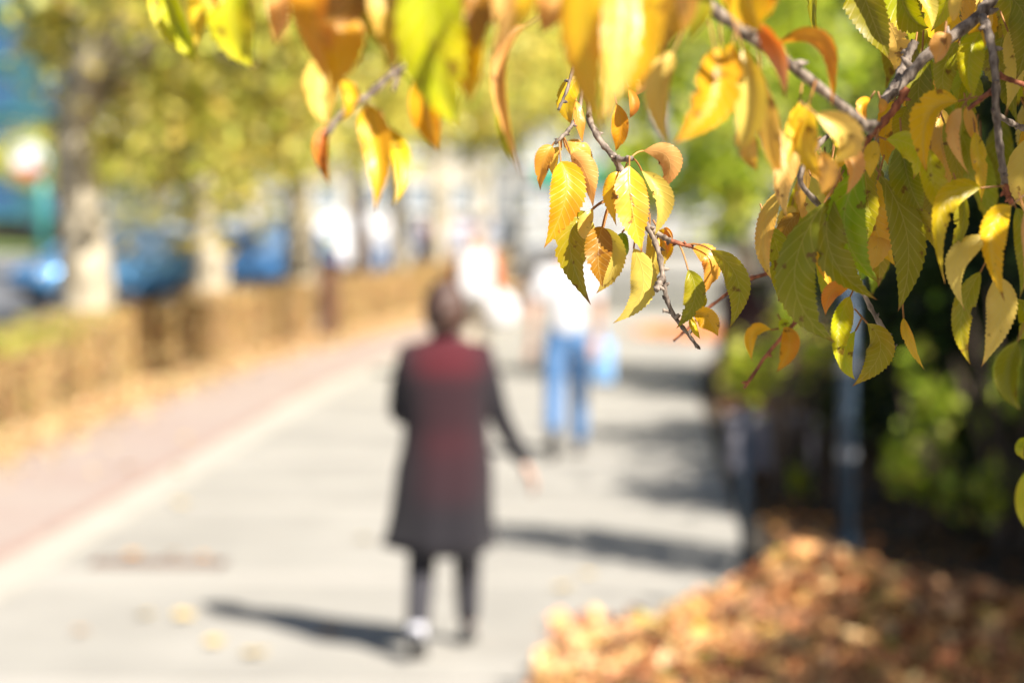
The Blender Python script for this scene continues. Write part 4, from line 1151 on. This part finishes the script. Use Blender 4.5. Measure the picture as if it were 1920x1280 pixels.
def leaf(b0, m0, t0, wpx, d, ck, turn=12, dtip=0.0, fold=.30, pet=None, curl=.0, hero=False, side=None, wave=.11):
    """b0, m0, t0: base, middle, tip seen from the camera, in photo pixels; wpx: blade width; d: distance"""
    rows = 42 if hero else 22
    if d < 1.78: d = 2.1 - (2.1 - d) * .95
    A, B_, C_ = P(b0[0], b0[1], d), P(m0[0], m0[1], d + dtip * .4 - .006), P(t0[0], t0[1], d + dtip)
    # quadratic through the middle point
    Q = B_ * 2 - (A + C_) * .5
    half = wpx * .5 * .92 * d / FPX
    skew = rnd.uniform(.82, 1.2); notch = [(rnd.uniform(.3, .95), rnd.choice((-1, 1)), rnd.uniform(.12, .45), rnd.uniform(.012, .035)) for _ in range(rnd.choice((0, 0, 1, 1, 2, 3)))]
    nlat = rnd.uniform(9.5, 12)
    cup = rnd.uniform(-.25, .35)
    view = (B_ - CAM_LOC).normalized()
    me = bpy.data.meshes.new('leaf')
    V, F, UV = [], [], []
    us = (-1, -.72, -.38, 0, .38, .72, 1)
    ph = rnd.uniform(0, 6.28)
    tn = math.radians(turn)
    length = (A - B_).length + (B_ - C_).length
    for i in range(rows + 1):
        t = i / rows
        p = A * (1 - t) ** 2 + Q * 2 * t * (1 - t) + C_ * t * t
        tan = (Q - A) * 2 * (1 - t) + (C_ - Q) * 2 * t
        tan.normalize()
        sd_ = tan.cross(view); sd_.normalize()
        nm = sd_.cross(tan)            # towards the camera
        if nm.dot(view) > 0: nm = -nm
        an = tn + curl * (t - .5)
        ax = sd_ * math.cos(an) + nm * math.sin(an)
        nn = -sd_ * math.sin(an) + nm * math.cos(an)
        wv = np.interp(t ** skew, WT[0], WT[1])
        for u in us:
            hw = half * wv
            if abs(u) == 1:
                saw = (i % 2) * 1.0
                for (nt, ns, nd, nw) in notch:
                    if ns == u and abs(t - nt) < nw * 2: hw *= 1 - nd * math.exp(-((t - nt) / nw) ** 2)
                hw *= 1 + (.055 if hero else .045) * (saw * 2 - 1) * (1 if .03 < t < .97 else 0)
            z = fold * abs(u) * hw * 1.5 - cup * half * (u * wv) ** 2 * 2 + wave * half * math.sin(t * 13 + ph + (2 if u > 0 else 0)) * abs(u) * wv
            puck = .012 * half * math.cos((t * 10.5 - abs(u) * 2.4) * 2 * math.pi + (0 if u < 0 else 2.6)) * (1 - abs(abs(u) - .5) * 2) * wv if u != 0 else 0
            q = p + ax * (u * hw) + nn * (z + puck) + tan * (half * .12 * abs(u) * wv if abs(u) == 1 and i % 2 else 0)
            V.append(q - A); UV.append((u * wv, t))
    nu = len(us)
    for i in range(rows):
        for k in range(nu - 1):
            a = i * nu + k; F.append((a, a + 1, a + nu + 1, a + nu))
    nblade = len(F)
    # stalk
    pts = None
    if pet is not None:
        S0 = P(pet[0], pet[1], pet[2] if len(pet) > 2 else d)
        sag = (S0 + A) * .5 + Vector((0, 0, abs((S0 - A).length) * .18))
        pts = [S0 * (1 - t) ** 2 + sag * 2 * t * (1 - t) + A * t * t for t in (0, .25, .5, .75, 1)]
        r_ = (1.9 if hero else 2.2) * d / FPX
    else:
        A2 = A - (Q - A).normalized() * length * .22 + Vector((0, 0, .004))
        pts = [A2, A2.lerp(A, .5), A]; r_ = 2.0 * d / FPX
    base = len(V)
    rg = 5
    for i, p in enumerate(pts):
        tt = (pts[min(i + 1, len(pts) - 1)] - pts[max(i - 1, 0)]).normalized()
        a_ = tt.cross(view).normalized(); b2 = tt.cross(a_)
        for k in range(rg):
            an = 2 * math.pi * k / rg
            V.append(p + (a_ * math.cos(an) + b2 * math.sin(an)) * r_ - A); UV.append((0, 0))
    for i in range(len(pts) - 1):
        for k in range(rg):
            F.append((base + i * rg + k, base + i * rg + (k + 1) % rg, base + (i + 1) * rg + (k + 1) % rg, base + (i + 1) * rg + k))
    # raised midrib on the back of the blade
    me.from_pydata([tuple(v) for v in V], [], F)
    uvl = me.uv_layers.new(name='UVMap')
    for lp_ in me.loops: uvl.data[lp_.index].uv = UV[lp_.vertex_index]
    me.materials.append(M_leaf); me.materials.append(M_stalk)
    for i, p in enumerate(me.polygons):
        p.use_smooth = True
        if i >= nblade: p.material_index = 1
    o = bpy.data.objects.new('leaf', me); COL.objects.link(o); o.parent = cherry; o.location = A - CO
    a, c = COLS[ck]
    j = [rnd.uniform(.9, 1.1) for _ in range(3)]; la, lc = lin(a), lin(c)
    o.color = tuple(min(1, la[i] * j[i]) for i in range(3)) + (1,)
    o['second_colour'] = [min(1, lc[i] * j[2 - i]) for i in range(3)]
    return o

H_ = dict(hero=True)
# spray in focus
leaf((1035, 273), (1019, 305), (1013, 357), 37, 2.10, 'org', 10, .01, pet=(1052, 258, 2.1), **H_)
leaf((1051, 303), (1060, 370), (1020, 465), 76, 2.09, 'amb', -14, -.01, pet=(1048, 262, 2.1), curl=.3, **H_)
leaf((1070, 290), (1098, 325), (1112, 389), 50, 2.105, 'sal', 22, .0, pet=(1056, 256, 2.1), fold=.1, **H_)
leaf((1060, 276), (1092, 285), (1113, 328), 44, 2.12, 'tan', -20, .01, pet=(1052, 258, 2.1), **H_)
leaf((1052, 276), (1041, 302), (1042, 338), 28, 2.12, 'tan', 30, .01, pet=(1052, 258, 2.1), **H_)
leaf((1104, 398), (1068, 455), (1108, 572), 64, 2.12, 'oli', 10, .0, pet=(1143, 372, 2.12), curl=.5, **H_)
leaf((1112, 392), (1098, 425), (1105, 458), 32, 2.11, 'pal', 24, .0, pet=(1141, 378, 2.12), **H_)
leaf((1104, 400), (1090, 450), (1088, 510), 44, 2.13, 'pal', -24, .0, pet=(1143, 372, 2.12), **H_)
leaf((1129, 425), (1121, 480), (1130, 538), 58, 2.09, 'shd_brn', -8, -.005, pet=(1145, 378, 2.12), **H_)
leaf((1131, 428), (1152, 490), (1118, 550), 62, 2.115, 'pal', 18, .0, pet=(1147, 378, 2.12), **H_)
leaf((1180, 311), (1184, 385), (1204, 474), 72, 2.08, 'yred', -10, -.01, pet=(1180, 294, 2.09), fold=.2, **H_)
leaf((1170, 324), (1146, 355), (1156, 424), 38, 2.10, 'yel', 28, .0, pet=(1178, 300, 2.1), **H_)
leaf((1203, 320), (1238, 372), (1227, 442), 44, 2.10, 'pal', -26, .0, pet=(1188, 298, 2.09), curl=-.4, **H_)
leaf((1206, 283), (1254, 300), (1240, 360), 52, 2.10, 'sal', 16, .01, pet=(1183, 296, 2.09), fold=.08, **H_)
leaf((1166, 436), (1168, 458), (1170, 486), 30, 2.13, 'grn', 10, .01, pet=(1180, 425, 2.13), **H_)
leaf((1218, 425), (1226, 478), (1214, 535), 46, 2.13, 'pal', -22, .01, pet=(1218, 400, 2.13), **H_)
leaf((1236, 432), (1250, 462), (1236, 500), 42, 2.13, 'yel', 18, .01, **H_)
leaf((1188, 466), (1204, 545), (1149, 606), 56, 2.115, 'pal', 14, .0, pet=(1192, 440, 2.12), fold=.08, curl=.35, **H_)
leaf((1246, 428), (1256, 448), (1250, 478), 26, 2.12, 'org', 34, .0, pet=(1262, 452, 2.1), **H_)
leaf((1298, 466), (1336, 495), (1306, 566), 48, 2.10, 'org', -24, .0, pet=(1290, 460, 2.1), curl=.5, **H_)
leaf((1290, 506), (1302, 560), (1268, 616), 46, 2.09, 'oli', 12, -.005, pet=(1274, 460, 2.1), curl=.3, **H_)
leaf((1332, 468), (1384, 528), (1368, 615), 56, 2.09, 'oli', 22, -.01, pet=(1292, 458, 2.1), curl=-.4, fold=.3, **H_)
leaf((1297, 588), (1326, 596), (1346, 630), 44, 2.10, 'amb', 10, .0, pet=(1302, 566, 2.1), **H_)
leaf((1296, 592), (1302, 615), (1313, 636), 18, 2.095, 'yel', -34, .0, **H_)
leaf((1314, 548), (1318, 566), (1308, 582), 18, 2.11, 'lim', 10, .0, **H_)
leaf((1085, 143), (1062, 190), (1076, 236), 44, 2.12, 'yel', 18, .0, **H_)
leaf((1080, 190), (1086, 230), (1092, 267), 26, 2.12, 'org', -34, .0, **H_)
leaf((1156, 195), (1164, 240), (1154, 284), 38, 2.14, 'amb', 16, .0, **H_)
leaf((1182, 130), (1206, 150), (1188, 182), 40, 2.13, 'sal', 16, .0, **H_)
leaf((1178, 165), (1188, 195), (1180, 222), 22, 2.13, 'org', -20, .0, **H_)
# near leaves across the top, out of focus
for a in [
    ((292, -60), (330, 40), (372, 118), 62, 1.60, 'lim', 20), ((280, -40), (300, 20), (350, 80), 50, 1.62, 'sal', -30), ((360, -70), (372, 10), (366, 90), 44, 1.55, 'yel', 10),
    ((455, -70), (436, 40), (478, 128), 84, 1.52, 'lim', 10), ((400, -60), (395, -20), (415, 22), 50, 1.5, 'amb', 20), ((505, -70), (520, 10), (516, 84), 46, 1.46, 'sal', -18),
    ((565, -80), (590, 40), (612, 160), 78, 1.42, 'amb', 12), ((612, -80), (640, 60), (618, 178), 90, 1.45, 'amb', -12), ((640, 90), (606, 170), (616, 240), 70, 1.52, 'pal', 8),
    ((668, -60), (650, 10), (602, 44), 74, 1.40, 'shd_brn', 10), ((612, 240), (606, 285), (618, 348), 30, 1.6, 'rus', 20), ((640, 150), (655, 190), (640, 228), 30, 1.55, 'yel', -20),
    ((720, -70), (742, 40), (728, 135), 74, 1.38, 'tan', 14), ((700, -60), (690, 20), (715, 90), 50, 1.4, 'oli', -14),
    ((684, 200), (712, 290), (702, 398), 58, 1.60, 'amb', 14), ((690, 196), (694, 240), (714, 300), 26, 1.6, 'tan', -36), ((728, 240), (752, 310), (736, 388), 36, 1.6, 'yel', -18),
    ((815, -110), (810, 90), (858, 238), 130, 1.36, 'lim', -8), ((845, -100), (880, 60), (880, 200), 96, 1.39, 'yel', 20), ((905, -60), (900, 30), (892, 98), 54, 1.34, 'shd_brn', 16),
    ((785, 140), (800, 210), (822, 284), 56, 1.58, 'amb', 10), ((930, -50), (945, 30), (918, 120), 56, 1.32, 'sal', -20), ((985, 50), (944, 140), (978, 338), 36, 1.62, 'sal', 34),
    ((936, 190), (942, 250), (966, 312), 17, 1.64, 'oli', 30), ((1000, -60), (985, 10), (960, 60), 40, 1.3, 'yel', 10), ((1062, -80), (1048, 0), (1012, 64), 76, 1.44, 'sal', 10),
    ((1120, -120), (1092, 70), (1132, 252), 84, 1.36, 'yel', 10), ((1150, -120), (1160, 60), (1130, 230), 76, 1.38, 'tan', -20), ((1195, -110), (1208, 40), (1178, 186), 76, 1.38, 'yel', 10),
    ((1100, -40), (1080, 90), (1110, 216), 50, 1.42, 'oli', -10),
    ((1240, -100), (1262, 10), (1236, 112), 70, 1.5, 'shd_brn', 12), ((1270, -80), (1290, -10), (1280, 66), 46, 1.44, 'sal', 16), ((1295, -70), (1310, 10), (1290, 80), 50, 1.5, 'oli', -20),
    ((1262, 98), (1238, 180), (1256, 280), 50, 1.56, 'pal', 24), ((1340, 92), (1334, 190), (1262, 270), 86, 1.55, 'amb', -6), ((1352, 80), (1350, 140), (1330, 200), 40, 1.58, 'oli', 20),
    ((1395, -90), (1400, -10), (1425, 62), 84, 1.50, 'yel', 8), ((1440, -80), (1436, -20), (1445, 30), 50, 1.5, 'amb', 20), ((1412, 44), (1456, 90), (1472, 186), 44, 1.62, 'red', 30),
    ((1392, 90), (1412, 190), (1384, 292), 60, 1.60, 'pal', 8), ((1425, 130), (1440, 230), (1464, 344), 46, 1.62, 'tan', 14), ((1436, 220), (1462, 290), (1452, 356), 40, 1.66, 'sal', -20),
    ((1460, 80), (1545, 80), (1560, 205), 38, 1.70, 'amb', 26), ((1374, 80), (1368, 130), (1380, 180), 40, 1.6, 'amb', -10), ((1400, 220), (1400, 270), (1420, 320), 40, 1.66, 'tan', 10),
    ((1516, 196), (1508, 270), (1542, 338), 56, 1.72, 'yel', 10), ((1530, 214), (1590, 260), (1560, 306), 56, 1.70, 'pal', -10), ((1538, 285), (1552, 320), (1540, 364), 40, 1.74, 'sal', 12),
    ((1500, 190), (1490, 250), (1478, 310), 30, 1.74, 'yel', 20),
]:
    (b0, m0, t0, wd, d, ck, tn) = a
    leaf(b0, m0, t0, wd * 1.12, d, ck, tn, dtip=rnd.uniform(-.035, .035), curl=rnd.uniform(-.7, .7), fold=rnd.uniform(.2, .5))
# right-hand spray, mostly just off the focal plane
for a in [
    ((1596, -90), (1630, 20), (1668, 112), 84, 2.0, 'shd_oli', 10), ((1675, -70), (1700, 20), (1742, 52), 70, 2.03, 'oli', 12), ((1700, -60), (1735, 0), (1748, 56), 40, 2.0, 'pal', -26),
    ((1530, -60), (1524, 10), (1538, 84), 26, 2.06, 'oli', 30), ((1664, 40), (1684, 90), (1676, 132), 56, 2.08, 'pal', 10), ((1770, -60), (1775, 0), (1745, 60), 46, 2.05, 'lim', 10),
    ((1795, -50), (1790, 10), (1786, 40), 30, 1.9, 'tan', 20), ((1838, 60), (1816, 120), (1826, 190), 56, 1.99, 'lim', -10), ((1796, 80), (1768, 140), (1782, 196), 52, 2.02, 'oli', 14),
    ((1742, 100), (1722, 170), (1738, 244), 60, 2.05, 'shd_oli', 10), ((1772, 62), (1765, 90), (1754, 120), 44, 1.94, 'sal', 20), ((1880, -50), (1895, 20), (1882, 80), 70, 2.06, 'oli', 10),
    ((1900, 0), (1925, 60), (1905, 150), 70, 2.02, 'shd_oli', -10), ((1890, 60), (1905, 130), (1886, 210), 50, 2.05, 'pal', 26), ((1850, -40), (1848, 20), (1858, 60), 34, 2.08, 'pal', 10),
    ((1796, 190), (1738, 225), (1738, 332), 58, 1.93, 'yel', 18), ((1744, 280), (1752, 350), (1778, 404), 54, 1.94, 'lim', -10), ((1803, 203), (1786, 255), (1818, 328), 34, 1.92, 'sal', 30),
    ((1828, 248), (1836, 310), (1840, 380), 34, 1.96, 'yel', -14), ((1812, 200), (1824, 240), (1838, 280), 26, 1.97, 'tan', 10), ((1770, 230), (1790, 290), (1800, 370), 36, 2.0, 'oli', 10),
    ((1838, 352), (1764, 390), (1772, 532), 52, 1.93, 'lim', -22), ((1800, 360), (1806, 420), (1774, 500), 36, 1.96, 'oli', 30),
    ((1896, 386), (1858, 450), (1884, 566), 56, 1.92, 'yel', -12), ((1852, 448), (1792, 490), (1810, 584), 52, 1.95, 'pal', 16), ((1838, 510), (1802, 600), (1820, 684), 46, 1.97, 'oli', -10),
    ((1866, 520), (1876, 590), (1840, 688), 64, 1.96, 'pal', 10), ((1905, 390), (1926, 460), (1912, 560), 46, 1.96, 'oli', 14), ((1922, 400), (1935, 470), (1918, 545), 40, 1.9, 'sal', 10),
    ((1905, 560), (1925, 600), (1908, 640), 40, 2.0, 'oli', -10),
    ((1618, 318), (1584, 430), (1650, 532), 82, 1.98, 'grn', -14), ((1652, 330), (1702, 450), (1684, 584), 74, 2.02, 'shd_oli', 14), ((1545, 380), (1490, 530), (1566, 642), 84, 1.95, 'shd_oli', 8),
    ((1560, 370), (1560, 480), (1644, 562), 76, 1.97, 'shd_oli', -14), ((1470, 352), (1432, 440), (1448, 526), 42, 2.02, 'tan', 24), ((1440, 420), (1462, 490), (1460, 566), 56, 2.08, 'oli', -10),
    ((1512, 280), (1470, 330), (1476, 410), 46, 1.92, 'sal', 16), ((1570, 268), (1600, 310), (1586, 366), 44, 1.92, 'sal', -20), ((1632, 184), (1616, 200), (1626, 226), 24, 1.95, 'amb', 10),
    ((1650, 186), (1656, 200), (1648, 214), 20, 1.96, 'org', -10), ((1642, 264), (1632, 300), (1632, 336), 36, 1.95, 'yel', 14), ((1662, 262), (1716, 280), (1712, 336), 58, 1.97, 'lim', -10),
    ((1690, 260), (1704, 340), (1730, 396), 62, 2.02, 'shd_oli', 12), ((1592, 540), (1560, 548), (1548, 592), 34, 2.08, 'org', 10), ((1594, 556), (1572, 620), (1578, 696), 44, 2.06, 'lim', -14),
    ((1626, 606), (1650, 660), (1598, 724), 58, 2.08, 'oli', 10), ((1694, 596), (1706, 640), (1734, 694), 24, 2.08, 'yel', 26), ((1604, 620), (1584, 670), (1604, 712), 34, 2.1, 'lim', 10),
    ((1446, 618), (1412, 626), (1410, 678), 28, 2.28, 'yel', 14), ((1470, 612), (1480, 650), (1456, 698), 40, 2.30, 'amb', -10), ((1480, 612), (1468, 606), (1462, 622), 18, 2.28, 'lim', 0),
    ((1908, 640), (1890, 710), (1914, 768), 52, 1.8, 'shd_oli', 10), ((1925, 820), (1912, 840), (1922, 862), 20, 1.9, 'lim', 10), ((1930, 880), (1914, 940), (1924, 992), 26, 1.8, 'lim', 10),
    ((1500, 400), (1470, 440), (1480, 500), 40, 2.12, 'shd_brn', 10), ((1520, 330), (1530, 380), (1510, 430), 44, 2.06, 'pal', -20), ((1700, 400), (1735, 420), (1760, 480), 40, 2.02, 'oli', 10),
    ((1560, 230), (1575, 262), (1600, 290), 30, 1.98, 'lim', 20), ((1600, 250), (1580, 290), (1560, 330), 30, 2.0, 'yel', -20),
    ((1490, 500), (1500, 540), (1520, 600), 50, 2.02, 'oli', 16), ((1700, 200), (1690, 240), (1700, 280), 44, 2.06, 'oli', -10),
]:
    (b0, m0, t0, wd, d, ck, tn) = a
    leaf(b0, m0, t0, wd, d, ck, tn, dtip=rnd.uniform(-.02, .02), curl=rnd.uniform(-.7, .7), fold=rnd.uniform(.15, .5), hero=True)
# deeper leaves filling the spray
for i in range(112):
    bx = rnd.uniform(1480, 1990); by = rnd.uniform(-140, 400)
    if bx < 1650: by = rnd.uniform(270, 420) if bx > 1500 else rnd.uniform(340, 420)
    elif by > 330: by -= 120
    ln = rnd.uniform(110, 175); dx = rnd.uniform(-35, 35)
    leaf((bx, by), (bx + dx * .2 + rnd.uniform(-18, 18), by + ln * .5), (bx + dx, by + ln), rnd.uniform(46, 78), rnd.uniform(2.1, 2.42),
         rnd.choice(['oli', 'shd_oli', 'lim', 'oli', 'shd_oli', 'yel', 'grn', 'pal', 'tan']), rnd.uniform(-40, 40), dtip=rnd.uniform(-.04, .04), curl=rnd.uniform(-.6, .6), fold=rnd.uniform(.1, .35))
# deeper leaves along the top
for i in range(16):
    bx = rnd.uniform(880, 1640); by = rnd.uniform(-190, -70)
    ln = rnd.uniform(90, 130); dx = rnd.uniform(-25, 25)
    leaf((bx, by), (bx + rnd.uniform(-18, 18), by + ln * .5), (bx + dx, by + ln), rnd.uniform(46, 70), rnd.uniform(1.4, 1.8),
         rnd.choice(['yel', 'amb', 'tan', 'oli', 'pal', 'sal', 'shd_brn']), rnd.uniform(-30, 30), curl=rnd.uniform(-.5, .5))
# unseen crown foliage above and to the right, shaped to shade the right-hand spray
N = 5200
c1 = np.stack([nr.uniform(.75, 3.6, N), nr.uniform(.5, 3.6, N), nr.uniform(2.35, 3.9, N)], 1)
ok = (c1[:, 0] - .74 * (c1[:, 2] - 2.0) > -.02 + .30) | ((c1[:, 0] > 1.6))
c1 = c1[ok & ((c1[:, 0] - 2.4) ** 2 / 2.9 + (c1[:, 1] - 2) ** 2 / 2.9 + (c1[:, 2] - 3) ** 2 / 1.2 < 1)]
V, F, c = leaf_cloud(c1 - np.array(CO), .085, [(200, 170, 40), (180, 150, 36), (140, 136, 30), (210, 140, 50), (110, 112, 26)], elong=2.0, bend=.2)
N = 2400
c2 = np.stack([nr.uniform(.2, 1.5, N), nr.uniform(1.05, 2.2, N), nr.uniform(2.28, 2.85, N)], 1)  # extra leaf cloud added out of view to block sun from the right-hand spray
c2 = c2[(c2[:, 0] - .78 * (c2[:, 2] - 2.0) > .14)]
V2, F2, k2 = leaf_cloud(c2 - np.array(CO), .085, [(200, 170, 40), (180, 150, 36), (140, 136, 30), (210, 140, 50), (110, 112, 26)], elong=2.0, bend=.2)
F = np.concatenate([F, F2 + len(V)]); V = np.concatenate([V, V2]); c = np.concatenate([c, k2])
o = link_mesh('foliage', np_mesh('cherry_foliage', V, F, c), M_mass, cherry); o['kind'] = 'stuff'
